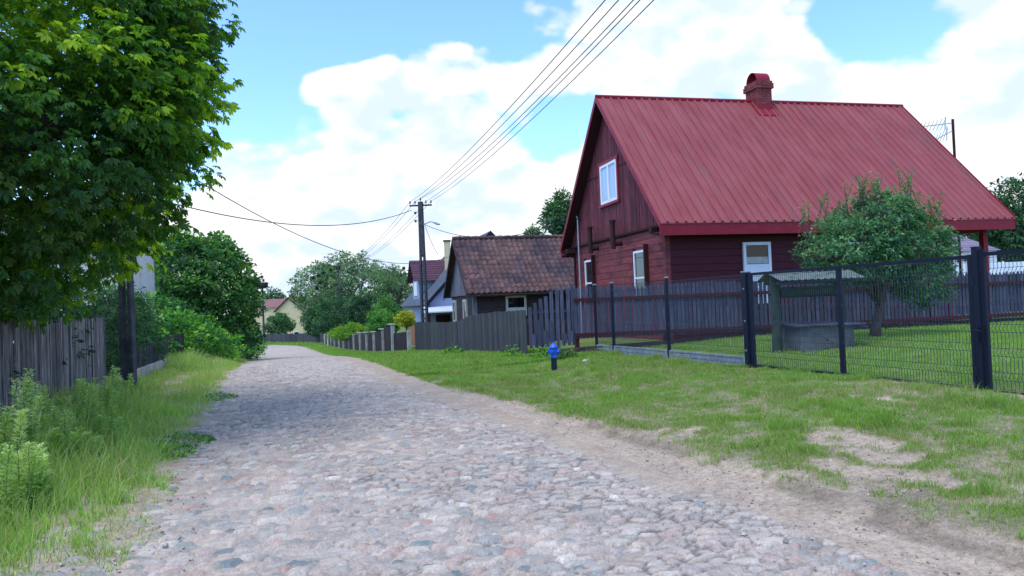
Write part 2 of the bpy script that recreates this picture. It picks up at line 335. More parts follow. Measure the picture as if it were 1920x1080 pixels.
def grass_amount(X, Y):
    """0 = bare sand, 1 = full grass"""
    x = X-road_c(Y)
    n = .5*fbm(X, Y, 1.1, 3, 5)+.5*fbm(X, Y, 4.2, 9, 4)
    edge = np.interp(Y, [0, 9, 13, 17, 22, 60], [2.75, 2.6, 2.25, 1.7, 1.35, 1.35])+.5*(fbm(X*.6, Y, .8, 21)-.5)+.3*(fbm(X, Y, 3.5, 22)-.5)
    near = sm((11.5-Y)/6)*sm((9.2-X)/.6)
    r = sm((x-edge)/.35)*sm((n-(.30+.045*near)+.16*sm((x-edge-.2)/1.6)*(1-near))/.13)
    gate = sm((X-7.5)/.7)*sm((8.9-X)/.3)*sm((9.6-Y)/1.5)
    r = r*(1-.45*gate)
    yard = sm((X-9.0)/.2)
    r = np.maximum(r, yard*(.75+.25*sm((n-.35)/.1)))
    # side track to the right beyond the fence end
    tr = np.exp(-((Y-(76+.15*(X-4)))/1.5)**2)*sm((X-4)/1)*sm((30-X)/4)
    r = r*(1-tr)
    l_edge = -1.56+.7*(fbm(X, Y, 1.1, 31)-.5)-np.interp(Y, [0, 5, 8, 10], [.0, .0, .05, .05])
    near_l = sm((9.5-Y)/3)
    l = sm((l_edge-x)/.3)*sm((n-(.20+.10*near_l*sm((x+4.2)/1.2)))/.14)
    return np.where(x > 0, r, l)
def ground_z(X, Y):
    x = X-road_c(Y); z = TH(X, Y)
    g = grass_amount(X, Y)
    z = z+.03*(fbm(X, Y, 1.4, 5)-.5)*sm((np.abs(x)-1.9)/.6)+.018*(fbm(X, Y, 8, 6, 3)-.5)+.02*g
    # ledge where the grass bank was cut by tyres, and tyre ruts in the sand
    e = 2.72+.22*(fbm(X*.3, Y, .5, 41)-.5)
    z = z+.045*sm((x-e)/.06)*sm((12-Y)/4)
    z = z-.02*np.exp(-((x-2.25-.12*np.sin(Y*.4))/.12)**2)*(1+.5*np.sin(Y*42+x*9))*sm((14-Y)/4)
    z = z-.02*np.exp(-((x-2.55)/.1)**2)*sm((14-Y)/4)
    inside = sm((2.12-x)/.22)*sm((x+3.5)/.25)*sm((140-Y)/4)
    return z-.09*inside
def ground_col(X, Y):
    x = X-road_c(Y); g = grass_amount(X, Y)[..., None]
    n = fbm(X, Y, 4, 51)[..., None]; n2 = fbm(X, Y, .35, 52)[..., None]
    s = SAND*(.86+.28*n); s = s*(1-.12*sm((fbm(X, Y, 2.2, 55)-.52)/.1)[..., None]*sm((x-2.3)/.5)[..., None]*(1-g))
    eL = 2.72+.22*(fbm(X*.3, Y, .5, 41)-.5); band = np.exp(-((x-eL)/.10)**2)*sm((11-Y)/3)*sm((fbm(X, Y, 1.8, 58)-.38)/.1)+.8*sm((x-2.5)/.2)*sm((4.6-x)/.5)*sm((5.2-Y)/1.5)*sm((fbm(X, Y, 1.6, 59)-.42)/.08)
    s = s*(1-.42*np.clip(band, 0, 1)[..., None])
    gg = GREEN*(.75+.5*n)*(1-.3*n2)+(STRAW-GREEN)*.25*sm((fbm(X, Y, 1.7, 57)-.5)/.12)[..., None]
    under = np.where((X < 12)[..., None] & (Y < 30)[..., None], .36*gg+.34*SOIL*(.8+.4*n)+.30*SAND*(.8+.4*n), gg)
    under = np.where((X > 9.1)[..., None], gg*1.05, under)
    return s*(1-g)+under*g
def graded(lo, hi, a, b, d0, grow, dmax):
    """positions from lo to hi, spacing d0 between a and b, growing outside"""
    c = list(np.arange(a, b, d0)); d = d0; v = b; up = []
    while v < hi: up.append(v); d = min(d*grow, dmax); v += d
    up.append(hi); d = d0; v = a; dn = []
    while True:
        d = min(d*grow, dmax); v -= d
        if v <= lo: dn.append(lo); break
        dn.append(v)
    return np.array(dn[::-1]+c+up)
gx = graded(-900, 900, -3.2, 9.2, .05, 1.07, 60); gy = graded(-120, 1500, 2.6, 13.0, .05, 1.018, 60)
M['ground'] = gmat('ground_soil')
tag(grid_mesh('ground', gx, gy, ground_z, M['ground'], ground_col), kind='structure')

def road_arrays(X, Y):
    rc = road_c(Y); x = X-rc
    cs = .106; wx = X*.80+.05*(vnoise(X, Y, 5, 61)-.5); wy = Y*1.15+.05*(vnoise(X, Y, 5, 62)-.5)
    ci = np.floor(wx/cs); cj = np.floor(wy/cs)
    wx = wx+.022*(vnoise(X, Y, 21, 63)-.5); wy = wy+.022*(vnoise(X, Y, 21, 64)-.5); F1 = np.full(X.shape, 9.); F2 = np.full(X.shape, 9.); ID = np.zeros(X.shape)
    for di in (-1, 0, 1):
        for dj in (-1, 0, 1):
            i = ci+di; j = cj+dj
            qx = (i+.5+.95*(hash2(i, j, 1)-.5))*cs; qy = (j+.5+.95*(hash2(i, j, 2)-.5))*cs
            w = 1+.75*(hash2(i, j, 3)-.5)
            d = np.hypot(wx-qx, wy-qy)*w; idv = hash2(i, j, 4)
            c = d < F1; F2 = np.where(c, F1, np.minimum(F2, d)); ID = np.where(c, idv, ID); F1 = np.where(c, d, F1)
    b = (F2-F1)/cs
    r1 = ID; r2 = (ID*97.13) % 1; r3 = (ID*1313.7) % 1
    gap = .05+.20*r2
    dome = sm((b-gap)/.17)
    stone = .002+.028*dome*(.5+.7*r3)+.005*(r2-.5)
    sand = .0086+.022*(fbm(X, Y, .7, 71, 4)-.5)*1.3+.008*(fbm(X, Y, 6, 72, 3)-.5)
    moat = np.exp(-((b-gap*.6)/.09)**2)*(r3 > .25); sand = sand-.010*moat
    edge_r = np.interp(Y, [0, 4, 8, 12, 17, 25, 130], [2.25, 2.1, 1.95, 1.75, 1.5, 1.4, 1.5])
    # sand spreads over the stones towards both edges
    er = sm((x-(edge_r-.35)-.7*(fbm(X, Y, 1.2, 73)-.5))/.5); el = sm((-1.85-x-.5*(fbm(X, Y, 1.3, 74)-.5))/.4)
    sand = sand+.035*er+.03*el-.042*sm((fbm(X, Y, 1.6, 75)-.47)/.08)*el*sm((10-Y)/2)
    left = x < -2.0
    fade = 1-sm((Y-30)/25)
    z = np.maximum(stone, sand)
    cover = sm((stone-sand+.001)/.004)
    return x, z*fade+.02*(1-fade), cover, r1, r2, r3, dome, er, el, moat*(1-er)*(1-el)
def road_all(X, Y):
    x, z, cover, r1, r2, r3, dome, er, el, moat = road_arrays(X, Y)
    side = sm((np.abs(x+.65)-2.72)/.2)
    Z = TH(X, Y)*1.0+.004+z-.012-.12*side+.03*(1-(np.clip(x, -2, 2)/2)**2)
    pal = np.array([lin(176, 154, 146), lin(160, 156, 154), lin(138, 146, 146), lin(176, 164, 152), lin(186, 178, 168), lin(164, 140, 132), lin(108, 126, 132), lin(196, 190, 182)])[:, :3]
    idx = np.minimum((r1*8).astype(int), 7); c = pal[idx]*np.array([1.12, 1.03, .89])*(.76+.40*r3)[..., None]
    dust = np.clip(np.where(r2 > .82, .10, .56)+.25*(1-dome)+.5*(fbm(X, Y, 1.3, 77)-.5), 0, 1)[..., None]
    c = c*(1-dust)+JOINT*1.04*dust
    k = cover[..., None]
    far = sm((Y-22)/25)[..., None]
    eb = np.clip(er+el, 0, 1)[..., None]; c = (JOINT*(1-eb)+SAND*eb)*(.84+.22*(fbm(X, Y, 9, 78, 3))[..., None])*(1-.60*moat)[..., None]*(1-k)+c*k
    avg = np.array(lin(186, 168, 148)[:3])
    c = c*(1-.6*far)+avg*.6*far
    return Z, c
u = np.arange(-3.5, 2.24, .018)
ys = np.concatenate([np.arange(2.6, 9, .014), np.arange(9, 20, .03), np.arange(20, 60, .11), np.arange(60, 136, .6)])
UX, YY = np.meshgrid(u, ys); XX = UX+road_c(YY)
Zr, Cr = road_all(XX, YY)
V = np.stack([XX, YY, Zr], -1).reshape(-1, 3); nx, ny = len(u), len(ys)
ii = (np.arange(ny-1)[:, None]*nx+np.arange(nx-1)[None, :]).ravel()
M['road'] = gmat('cobbles_and_sand', bump=.5, mot=(.86, 1.10))
tag(npmesh('road', V, np.stack([ii, ii+1, ii+nx+1, ii+nx], -1), M['road'], smooth=True, col=Cr.reshape(-1, 3)), kind='structure')

# ------------------------------------------------------------------ grass (stuff)
def blades(name, P, H, Wd, tint, m, label, lean=.45, kind='stuff', cat='grass'):
    n = len(P); a = RNG.uniform(0, 2*np.pi, n); ln = RNG.normal(0, lean, (n, 2))*H[:, None]
    dx = np.stack([np.cos(a), np.sin(a), np.zeros(n)], -1)*Wd[:, None]*.5
    mid = P.copy(); mid[:, :2] += ln*.35; mid[:, 2] += H*.6
    top = P.copy(); top[:, :2] += ln; top[:, 2] += H*RNG.uniform(.8, 1, n)
    V = np.stack([P-dx, P+dx, mid+dx*.75, mid-dx*.75, top], 1).reshape(-1, 3)
    b = np.arange(n)*5
    F = np.concatenate([np.stack([b, b+1, b+2], -1), np.stack([b, b+2, b+3], -1), np.stack([b+3, b+2, b+4], -1)])
    o = npmesh(name, V, F, m, tint=np.tile(tint, 3))
    return tag(o, label, cat, kind=kind)
M['grass'] = leafmat('grass_blades', [lin(186, 174, 126), lin(122, 142, 66), lin(116, 156, 60), lin(148, 180, 78)], .35)
M['weeds'] = leafmat('weed_blades', [lin(196, 188, 140), lin(124, 154, 78), lin(142, 176, 84), lin(184, 208, 120)], .4)
def scatter(n, x0, x1, y0, y1, thr=0.4, pow_=1.0):
    X = RNG.uniform(x0, x1, n); t = RNG.uniform(0, 1, n)
    Y = y0+(y1-y0)*t**pow_
    g = grass_amount(X, Y)*1.0; keep = RNG.uniform(0, 1, n) < (g*(g > thr)*(.22+.78*sm((fbm(X, Y, 4.5, 93, 3)-.40)/.16))+.10*(g <= thr)*(g > .02)*(vnoise(X, Y, 9, 91) > .6))
    return X[keep], Y[keep]
def gpts(X, Y): return np.stack([X, Y, ground_z(X, Y)-.004], -1)
X, Y = scatter(430000, 3.4, 8.85, 2.8, 20, pow_=1.2)
cl = fbm(X, Y, 2.6, 81, 3); H = (.022+.060*cl**1.2*RNG.uniform(.4, 1.4, len(X)))*(1+1.1*sm((vnoise(X, Y, 1.8, 88)-.66)/.1))
tuft = (vnoise(X, Y, 6, 83) > .74); H = H*np.where(tuft, 1.7, 1)
blades('verge_grass', gpts(X, Y), H, RNG.uniform(.0028, .0055, len(X))*(1+Y*.05), np.clip(.12+.8*fbm(X, Y, 1.1, 82)+RNG.normal(0, .27, len(X)), 0, 1), M['grass'], 'patchy short grass on the sandy bank right of the cobbled road')
X, Y = scatter(120000, 2.6, 9.0, 17, 75, pow_=1.6)
blades('meadow_grass', gpts(X, Y), RNG.uniform(.05, .13, len(X)), RNG.uniform(.01, .02, len(X))*(1+Y*.02), np.clip(.35+.6*fbm(X, Y, .8, 84)+RNG.normal(0, .18, len(X)), 0, 1), M['grass'], 'green grass strip between the road and the far fences')
X = RNG.uniform(8.95, 30, 150000); Y = RNG.uniform(3, 18.5, 150000); k = (Y > -(X-8.9)*.6+8.0-3)
X, Y = X[k], Y[k]
blades('lawn_grass', gpts(X, Y), RNG.uniform(.03, .075, len(X)), RNG.uniform(.008, .015, len(X)), np.clip(.55+.5*fbm(X, Y, 1.5, 85)+RNG.normal(0, .18, len(X)), 0, 1), M['grass'], 'bright mown lawn inside the yard behind the dark gate')
X, Y = scatter(260000, -3.3, -.1, 3.0, 46, pow_=1.6)
x = X-road_c(Y); dd = np.clip((-1.9-x)/1.3, 0, 1)
H = (.05+.44*dd**.8*(.55+.45*sm((Y-4)/4))*RNG.uniform(.3, 1.3, len(X)))*(.35+1.2*fbm(X, Y, 1.7, 86))*(1-.55*sm((Y-13)/2)*sm((25-Y)/2)*sm((-2.5-x)/.5))
k = X < -.5+.0*Y
blades('roadside_weeds', gpts(X, Y), H, RNG.uniform(.005, .010, len(X))*(1+Y*.04), np.clip(-.1+1.1*fbm(X, Y, 1.6, 87)+RNG.normal(0, .3, len(X)), 0, 1), M['weeds'], 'tall unmown grass and weeds along the left road edge', lean=.28)
X = RNG.uniform(-30, 30, 30000); Y = RNG.uniform(76, 130, 30000); x = X-road_c(Y); k = (x > 2) & (X > 1) | (x < -2.4); X, Y = X[k], Y[k]
blades('far_grass', gpts(X, Y), RNG.uniform(.1, .3, len(X)), RNG.uniform(.05, .1, len(X)), RNG.uniform(.4, 1, len(X)), M['grass'], 'rough grass beyond the bend of the road')

X = RNG.uniform(3.3, 8.8, 60000); Y = 2.8+RNG.uniform(0, 1, 60000)**1.4*11; g_ = grass_amount(X, Y); k = (RNG.uniform(0, 1, len(X)) < .75*(vnoise(X, Y, 3.1, 95) > .45)*sm((X-road_c(Y)-2.3)/.6)+.03); X, Y = X[k], Y[k]
M['straw'] = leafmat('dry_straw', [lin(108, 92, 70), lin(176, 160, 120), lin(196, 184, 146)], .1)
blades('dry_straw', gpts(X, Y)+np.array([0, 0, .006]), RNG.uniform(.008, .03, len(X)), RNG.uniform(.002, .004, len(X)), RNG.uniform(0, 1, len(X)), M['straw'], 'dry straw and dead grass scattered over the sandy bank', lean=1.6, cat='straw')
def pebbles(n):
    X = RNG.uniform(-1.2, 8.6, n); Y = 2.7+RNG.uniform(0, 1, n)**1.5*13; x = X-road_c(Y); k = (x > 1.5) | (x < -1.7); k &= vnoise(X, Y, 2.2, 96) > .4; X, Y, x = X[k], Y[k], x[k]; n = len(X)
    zg = np.maximum(ground_z(X, Y), TH(X, Y)+.004-.2*(x > 2.15)+.012*(x < 2.15)); P = np.stack([X, Y, zg], -1); r = RNG.uniform(.003, .012, n)*(1+.9*(RNG.uniform(0, 1, n) > .93))
    d = np.array([(1, 0, 0), (0, 1, 0), (-1, 0, 0), (0, -1, 0), (.5, .5, .6), (-.5, .5, .7), (-.5, -.5, .6), (.5, -.5, .7)])
    V = P[:, None, :]+d[None]*(r[:, None]*RNG.uniform(.6, 1.3, (n, 8)))[..., None]; b = np.arange(n)*8
    F = np.concatenate([np.stack([b+4, b+5, b+6, b+7], -1), np.stack([b, b+1, b+5, b+4], -1), np.stack([b+1, b+2, b+6, b+5], -1), np.stack([b+2, b+3, b+7, b+6], -1), np.stack([b+3, b, b+4, b+7], -1)])
    M['pebble'] = leafmat('pebbles', [lin(92, 82, 74), lin(150, 136, 122), lin(196, 186, 172)], 0.0, .9)
    tag(npmesh('gravel', V.reshape(-1, 3), F, M['pebble'], tint=np.tile(RNG.uniform(0, 1, n), 5)), 'small pebbles and crumbs strewn over the sand beside the cobbles', 'gravel', kind='stuff')
pebbles(16000)

# ------------------------------------------------------------------ leaves and trees
T_OVAL = (np.array([(0, 0), (-.5, .45), (0, 1.0), (.5, .45)]), [(0, 3, 2, 1)])
T_LEAF = (np.array([(0, 0), (-.34, .3), (-.5, .66), (0, 1.0), (.5, .66), (.34, .3)]), [(0, 5, 4, 3), (0, 3, 2, 1)])
def leafmesh(name, P, A, Nn, Ln, ratio, tint, m, parent, tpl=T_OVAL, fold=.12):
    n = len(P); A = A/np.linalg.norm(A, axis=1, keepdims=True); B = np.cross(A, Nn); B /= np.linalg.norm(B, axis=1, keepdims=True)+1e-9; Nn = np.cross(B, A)
    t, fs = tpl; k = len(t)
    V = P[:, None, :]+A[:, None, :]*(t[None, :, 1]*Ln[:, None])[..., None]+B[:, None, :]*(t[None, :, 0]*Ln[:, None]*ratio)[..., None]
    V = V+Nn[:, None, :]*((np.abs(t[None, :, 0])*fold*2-(t[None, :, 1]**2)*fold)*Ln[:, None])[..., None]
    b = np.arange(n)*k
    F = np.concatenate([np.stack([b+i for i in f], -1) for f in fs])
    return npmesh(name, V.reshape(-1, 3), F, m, parent, tint=np.tile(tint, len(fs)))
def rdir(n):
    v = RNG.normal(0, 1, (n, 3)); return v/np.linalg.norm(v, axis=1, keepdims=True)
def clumps(ells, n, fill=.5):
    """clump centres spread near the surface of a union of ellipsoids"""
    w = np.array([e[3]*e[4]*e[5] for e in ells])**(2/3); w /= w.sum(); out = []; nor = []
    for e, k in zip(ells, (w*n).astype(int)+1):
        want = k; k = k*5; c = np.array(e[:3]); R = np.array(e[3:6]); d = rdir(k); r = 1-fill*RNG.uniform(0, 1, k)**1.6
        p = c+d*R*r[:, None]; keep = np.ones(k, bool)
        for o in ells:
            if o is e: continue
            q = (p-np.array(o[:3]))/np.array(o[3:6]); keep &= (np.linalg.norm(q, axis=1) > .72)
        nn = d/R; nn = nn/np.linalg.norm(nn, axis=1, keepdims=True)
        # keep the outer share of each lobe: the crown stays full however the lobes overlap
        out.append(p[keep][:want]); nor.append(nn[keep][:want])
    return np.concatenate(out), np.concatenate(nor)
def crown(name, ells, nc, per, rc, ln, m, parent, ratio=.55, tpl=T_OVAL, tmean=.5, tsd=.2, fill=.5, droop=.3, flat=.55, zmin=None, up=.7):
    C, Nn = clumps(ells, nc, fill); n = len(C)
    rcs = rc*RNG.uniform(.55, 1.25, n); ct = np.clip(RNG.normal(tmean, tsd, n), 0, 1)
    idx = np.repeat(np.arange(n), per); k = len(idx); d = rdir(k)
    P = C[idx]+d*np.array([1, 1, flat])*(rcs[idx]*RNG.uniform(.2, 1, k)**.5)[:, None]+Nn[idx]*(rcs[idx]*.2)[:, None]
    A = d+Nn[idx]*.5+RNG.normal(0, .35, (k, 3)); A[:, 2] -= droop
    N2 = Nn[idx]*.45+RNG.normal(0, .45, (k, 3)); N2[:, 2] += up
    L = ln*RNG.uniform(.6, 1.25, k); t = np.clip(ct[idx]+RNG.normal(0, .13, k)+.12*(d[:, 2]), 0, 1)
    if zmin is not None:
        q = P[:, 2] > zmin; P, A, N2, L, t = P[q], A[q], N2[q], L[q], t[q]
    return leafmesh(name, P, A, N2, L, ratio, t, m, parent, tpl)
def limbs(mb, base, top, r0, targets, r1=.03, wob=.08, over=.15):
    base = Vector(base); top = Vector(top); n = 7
    pts = [base.lerp(top, i/(n-1))+Vector((random.uniform(-wob, wob), random.uniform(-wob, wob), 0))*(1 if i else 0) for i in range(n)]
    mb.tube(pts, [r0*(1.25 if i == 0 else 1)*(1-.72*i/(n-1)) for i in range(n)], 9)
    for t in targets:
        t = Vector(t); k = random.randint(2, n-2); s = pts[k]; mid = s.lerp(t, .5)+Vector((random.uniform(-wob, wob)*2, random.uniform(-wob, wob)*2, (t-s).length*.08))
        r = r0*(1-.72*k/(n-1))*.6; mb.tube([s, s.lerp(mid, .5)+Vector((0, 0, .02)), mid, mid.lerp(t, .6), t], [r, r*.8, r*.6, r*.4, r1*.5], 6)
        for q in range(2):
            e = t+Vector((random.uniform(-1, 1), random.uniform(-1, 1), random.uniform(-.2, .9)))*(t-s).length*over
            mb.tube([mid, mid.lerp(e, .5), e], [r*.45, r*.3, r1*.3], 5)
def tree(name, label, cat, ells, m, base, nc=120, per=30, rc=.5, ln=.15, tr=.15, nl=10, group=None, ratio=.55, tpl=T_OVAL, ttop=None, **kw):
    x, y = base; g = G(x, y); T = thing(name, (x, y, g), label, cat, group)
    mb = MB(); cz = sum(e[2] for e in ells)/len(ells); top = ttop or (sum(e[0] for e in ells)/len(ells), sum(e[1] for e in ells)/len(ells), cz+.3*ells[0][5])
    C, _ = clumps(ells, nl*2, .6); limbs(mb, (x, y, g-.1), top, tr, [tuple(c) for c in C[:nl]], wob=tr*.6)
    mb.build('trunk', M['bark'], T, smooth=True)
    crown('crown', ells, nc, per, rc, ln, m, T, ratio=ratio, tpl=tpl, zmin=g+.05, **kw)
    return T
GL = dict(
    chest=[lin(52, 66, 24), lin(26, 48, 22), lin(44, 72, 24), lin(84, 106, 28), lin(128, 132, 40)],
    maple=[lin(24, 50, 30), lin(38, 72, 36), lin(60, 96, 40), lin(94, 126, 50)],
    creep=[lin(24, 56, 34), lin(40, 84, 36), lin(76, 124, 38), lin(116, 152, 52)],
    dark=[lin(20, 40, 30), lin(32, 60, 40), lin(48, 78, 48), lin(66, 98, 56)],
    fruit=[lin(26, 52, 42), lin(46, 76, 52), lin(70, 102, 66), lin(104, 128, 84)],
    willow=[lin(54, 86, 64), lin(78, 110, 78), lin(104, 134, 92), lin(136, 158, 112)],
    lime=[lin(52, 96, 36), lin(78, 128, 40), lin(110, 154, 46), lin(146, 170, 60)],
    yell=[lin(92, 120, 40), lin(136, 150, 40), lin(176, 176, 50), lin(190, 190, 70)])
LB = dict(chest=3.5, maple=2.4, creep=1.9, dark=2.0, fruit=2.5, willow=1.1, lime=1.1, yell=1.1)
LM = {k: leafmat(k+'_leaves', [(min(c[0]*LB[k], .8), min(c[1]*LB[k], .8), min(c[2]*LB[k], .8), 1) for c in v], .42 if k == 'chest' else .3) for k, v in GL.items()}

# chestnut: palmate leaves of five to seven leaflets
def chestnut():
    bx, by = -4.6, 11.6; g = G(bx, by)
    T = thing('chestnut_tree', (bx, by, g), 'large chestnut tree with hand-shaped leaves overhanging the grey slab fence', 'tree')
    E_ = [(-3.7, 11.2, 4.65, 3.35, 3.2, 3.15), (-1.55, 10.9, 4.6, 1.2, 1.2, 1.15), (-5.6, 12.6, 6.4, 3.4, 3.6, 3.6), (-3.9, 8.9, 3.5, 1.35, 1.25, 1.55), (-4.6, 9.6, 5.6, 2.2, 1.9, 2.3), (-2.2, 11.8, 6.6, 2.1, 2.4, 2.2)]
    mb = MB(); C, _ = clumps(E_, 60, .5); cc = np.array([-4.2, 11.3, 5.0]); limbs(mb, (bx, by, g-.1), (-4.3, 11.4, 6.5), .32, [tuple(cc+(c-cc)*.68) for c in C[:34]], wob=.12, over=.08)
    mb.build('trunk', M['bark'], T, smooth=True)
    C, Nn = clumps(E_, 3800, .42); n = len(C); per = 14
    ct = np.clip(.52+.6*(np.array([mnoise.noise(Vector(c*.55)) for c in C]))+RNG.normal(0, .1, n), 0, 1)
    rcs = RNG.uniform(.22, .48, n); idx = np.repeat(np.arange(n), per); k = len(idx); d = rdir(k)
    P = C[idx]+d*np.array([1, 1, .45])*(rcs[idx]*RNG.uniform(.3, 1, k)**.5)[:, None]
    q = P[:, 2] > 1.35+.25*vnoise(P[:, 0], P[:, 1], 1.5, 5); P, idx, d = P[q], idx[q], d[q]; k = len(P)
    out = Nn[idx]*.8+d*.6; out[:, 2] -= .25; out /= np.linalg.norm(out, axis=1, keepdims=True)      # petiole direction
    upv = Nn[idx]*.45+RNG.normal(0, .42, (k, 3)); upv[:, 2] += 1.0
    side = np.cross(out, upv); side /= np.linalg.norm(side, axis=1, keepdims=True); upn = np.cross(side, out)
    PP = []; AA = []; NN = []; LL = []; TT = []; base_t = np.clip(ct[idx]+RNG.normal(0, .08, k), 0, 1); sz = RNG.uniform(.06, .135, k)
    for j, an in enumerate((-115, -68, -32, 0, 32, 68, 115)):
        c, s = math.cos(math.radians(an)), math.sin(math.radians(an))
        A = out*c+side*s-upn*RNG.uniform(.0, .4, k)[:, None]+RNG.normal(0, .09, (k, 3)); PP.append(P); AA.append(A); NN.append(upn+A*.35); LL.append(sz*(1.12-.0042*abs(an))); TT.append(np.clip(base_t+RNG.normal(0, .04, k), 0, 1))
    leafmesh('crown', np.concatenate(PP), np.concatenate(AA), np.concatenate(NN), np.concatenate(LL), .36, np.concatenate(TT), LM['chest'], T, T_LEAF, fold=.16)
chestnut()
def shrub(name, label, ells, mk, base, group=None, cat='shrub', **kw):
    kw.setdefault('tr', .05); kw.setdefault('nl', 8)
    return tree(name, label, cat, ells, LM[mk], base, group=group, **kw)
shrub('hedge', 'dark dense hedge growing behind the grey slab fence under the chestnut', [(-3.9, 10, 1.2, .8, 2.6, 1.1), (-3.7, 14.5, 1.4, .8, 2.6, 1.3), (-4.0, 17.4, 1.6, .9, 1.5, 1.6)], 'dark', (-3.9, 12.5), cat='hedge', nc=420, per=52, rc=.38, ln=.10, tmean=.25)
shrub('conifer_shrub', 'dark feathery evergreen shrub behind the concrete pole and pale low wall', [(-3.35, 20.0, 1.2, .75, 1.3, 1.25), (-3.2, 22.8, 1.2, .75, 1.4, 1.2), (-3.5, 25.0, 1.0, .8, 1.4, 1.1)], 'dark', (-3.4, 22), nc=420, per=60, rc=.38, ln=.11, ratio=.35, tmean=.4, tsd=.22)
shrub('climbing_vine', 'bushy green vine spilling over the fence beside the large maple', [(-3.0, 29.5, .9, 1.1, 2.2, 1.5), (-1.9, 31.0, .35, 1.0, 2.6, 1.25), (-1.0, 33.0, -.15, .75, 2.4, .95), (-.35, 34.5, -.45, .5, 1.6, .6)], 'creep', (-2.6, 30.5), cat='vine', nc=380, per=38, rc=.32, ln=.13, ratio=.75, tmean=.45, tsd=.25)
tree('maple_tree', 'large dark green maple beside the road just past the green vine', 'tree', [(-1.7, 41, 3.0, 1.9, 2.6, 2.4), (-3.0, 41.5, 3.6, 1.9, 2.4, 2.0), (-.95, 41, 2.0, 1.35, 2.3, 2.0), (-.6, 41.5, .5, .95, 1.9, 1.3), (-2.4, 39.8, 1.0, 1.9, 1.8, 1.7), (-2.3, 41.6, 4.3, 1.3, 1.5, 1.4), (-.35, 41, 3.35, .7, .9, .65), (-1.4, 41.2, 4.95, .75, .9, .7), (-3.4, 41.2, 5.2, .9, .9, .8), (-.9, 41, 4.35, .6, .8, .5)], LM['maple'], (-2.0, 41.5), nc=560, per=42, rc=.5, ln=.2, ratio=.8, tr=.22, nl=14, tmean=.42, tsd=.22, fill=.4)
tree('ash_tree', 'pale green tree rising behind the maple', 'tree', [(-6.2, 56, 4.2, 2.6, 2.6, 2.9), (-4.4, 55, 2.6, 2.2, 2.2, 2.4)], LM['willow'], (-5.6, 56), nc=200, per=30, rc=.6, ln=.25, tr=.2, tmean=.55)
shrub('roadside_bush', 'small leafy bush at the foot of the maple beside the road', [(.15, 45, -.35, .6, 1.6, .9), (.2, 50, -.6, .7, 1.8, .9)], 'creep', (.0, 46), nc=120, per=30, rc=.3, ln=.13, tmean=.5)

# ------------------------------------------------------------------ red house
def frame_at(O, th):
    d = np.array([math.cos(th), math.sin(th)]); return (np.array(O, float), d, np.array([-d[1], d[0]]))
def FP(fr, s, t, z): O, d, n = fr; return (O[0]+d[0]*s+n[0]*t, O[1]+d[1]*s+n[1]*t, z)
def rib_roof(mb, fr, L, w, z0, h, pitch, rib=.05, both=True, thick=.03, s0=0., tint=True):
    """ribbed sheet on both slopes of a gable roof; eave line at t=0"""
    for side in ((0, 1) if both else (0,)):
        T0, T1 = (0., w) if side == 0 else (2*w, w)
        nn = math.hypot(w, h); nt, nz = (-h/nn, w/nn) if side == 0 else (h/nn, w/nn)
        prf = []; s = s0; k = int((L-s0)/pitch)
        for i in range(k):
            a = s0+i*pitch
            prf += [(a, 0), (a+pitch*.62, 0), (a+pitch*.70, rib), (a+pitch*.86, rib), (a+pitch*.94, 0)]
        prf.append((L, 0))
        for i in range(len(prf)-1):
            (a, ra), (b, rb) = prf[i], prf[i+1]
            P = [FP(fr, a, T0+nt*ra, z0+nz*ra), FP(fr, b, T0+nt*rb, z0+nz*rb), FP(fr, b, T1+nt*rb, z0+h+nz*rb), FP(fr, a, T1+nt*ra, z0+h+nz*ra)]
            mb.add(P if side == 0 else P[::-1], [(0, 1, 2, 3)], .5)
        P = [FP(fr, s0, T0, z0-thick), FP(fr, L, T0, z0-thick), FP(fr, L, T1, z0+h-thick), FP(fr, s0, T1, z0+h-thick)]
        mb.add(P if side == 1 else P[::-1], [(0, 1, 2, 3)], .5)
        mb.add([FP(fr, s0, T0, z0-thick), FP(fr, L, T0, z0-thick), FP(fr, L, T0, z0), FP(fr, s0, T0, z0)], [(0, 1, 2, 3)], .5)
def window(parent, fr, s0, s1, t0, z0, z1, axis, fw=.07, glass='glass', fm='white', mull=True, transom=None, reveal=.05, panel=None, name='window'):
    """window on a wall; axis 's' runs along d facing -n, axis 't' runs along n facing -d. returns frame object"""
    f = MB(); g = MB()
    def bx(m, a0, a1, o0, o1, c0, c1):
        if axis == 's': m.fbox(fr, (a0, a1), (o0, o1), (c0, c1), .5)
        else: m.fbox(fr, (o0, o1), (a0, a1), (c0, c1), .5)
    o = t0
    bx(f, s0, s0+fw, o-.05, o+.03, z0, z1); bx(f, s1-fw, s1, o-.05, o+.03, z0, z1)
    bx(f, s0+fw, s1-fw, o-.05, o+.03, z1-fw, z1); bx(f, s0+fw, s1-fw, o-.05, o+.03, z0, z0+fw)
    if mull: c = (s0+s1)/2; bx(f, c-fw*.6, c+fw*.6, o-.055, o+.03, z0+fw, z1-fw)
    if transom: bx(f, s0+fw, s1-fw, o-.052, o+.03, transom-fw*.4, transom+fw*.4)
    if panel: bx(f, s0+fw, s1-fw, o-.04, o+.02, z0+fw, panel)
    bx(g, s0+fw*.5, s1-fw*.5, o-.015, o+.01, z0+fw*.5, z1-fw*.5)
    W_ = f.build(name, M[fm], parent); g.build('pane', M[glass], W_)
    return W_
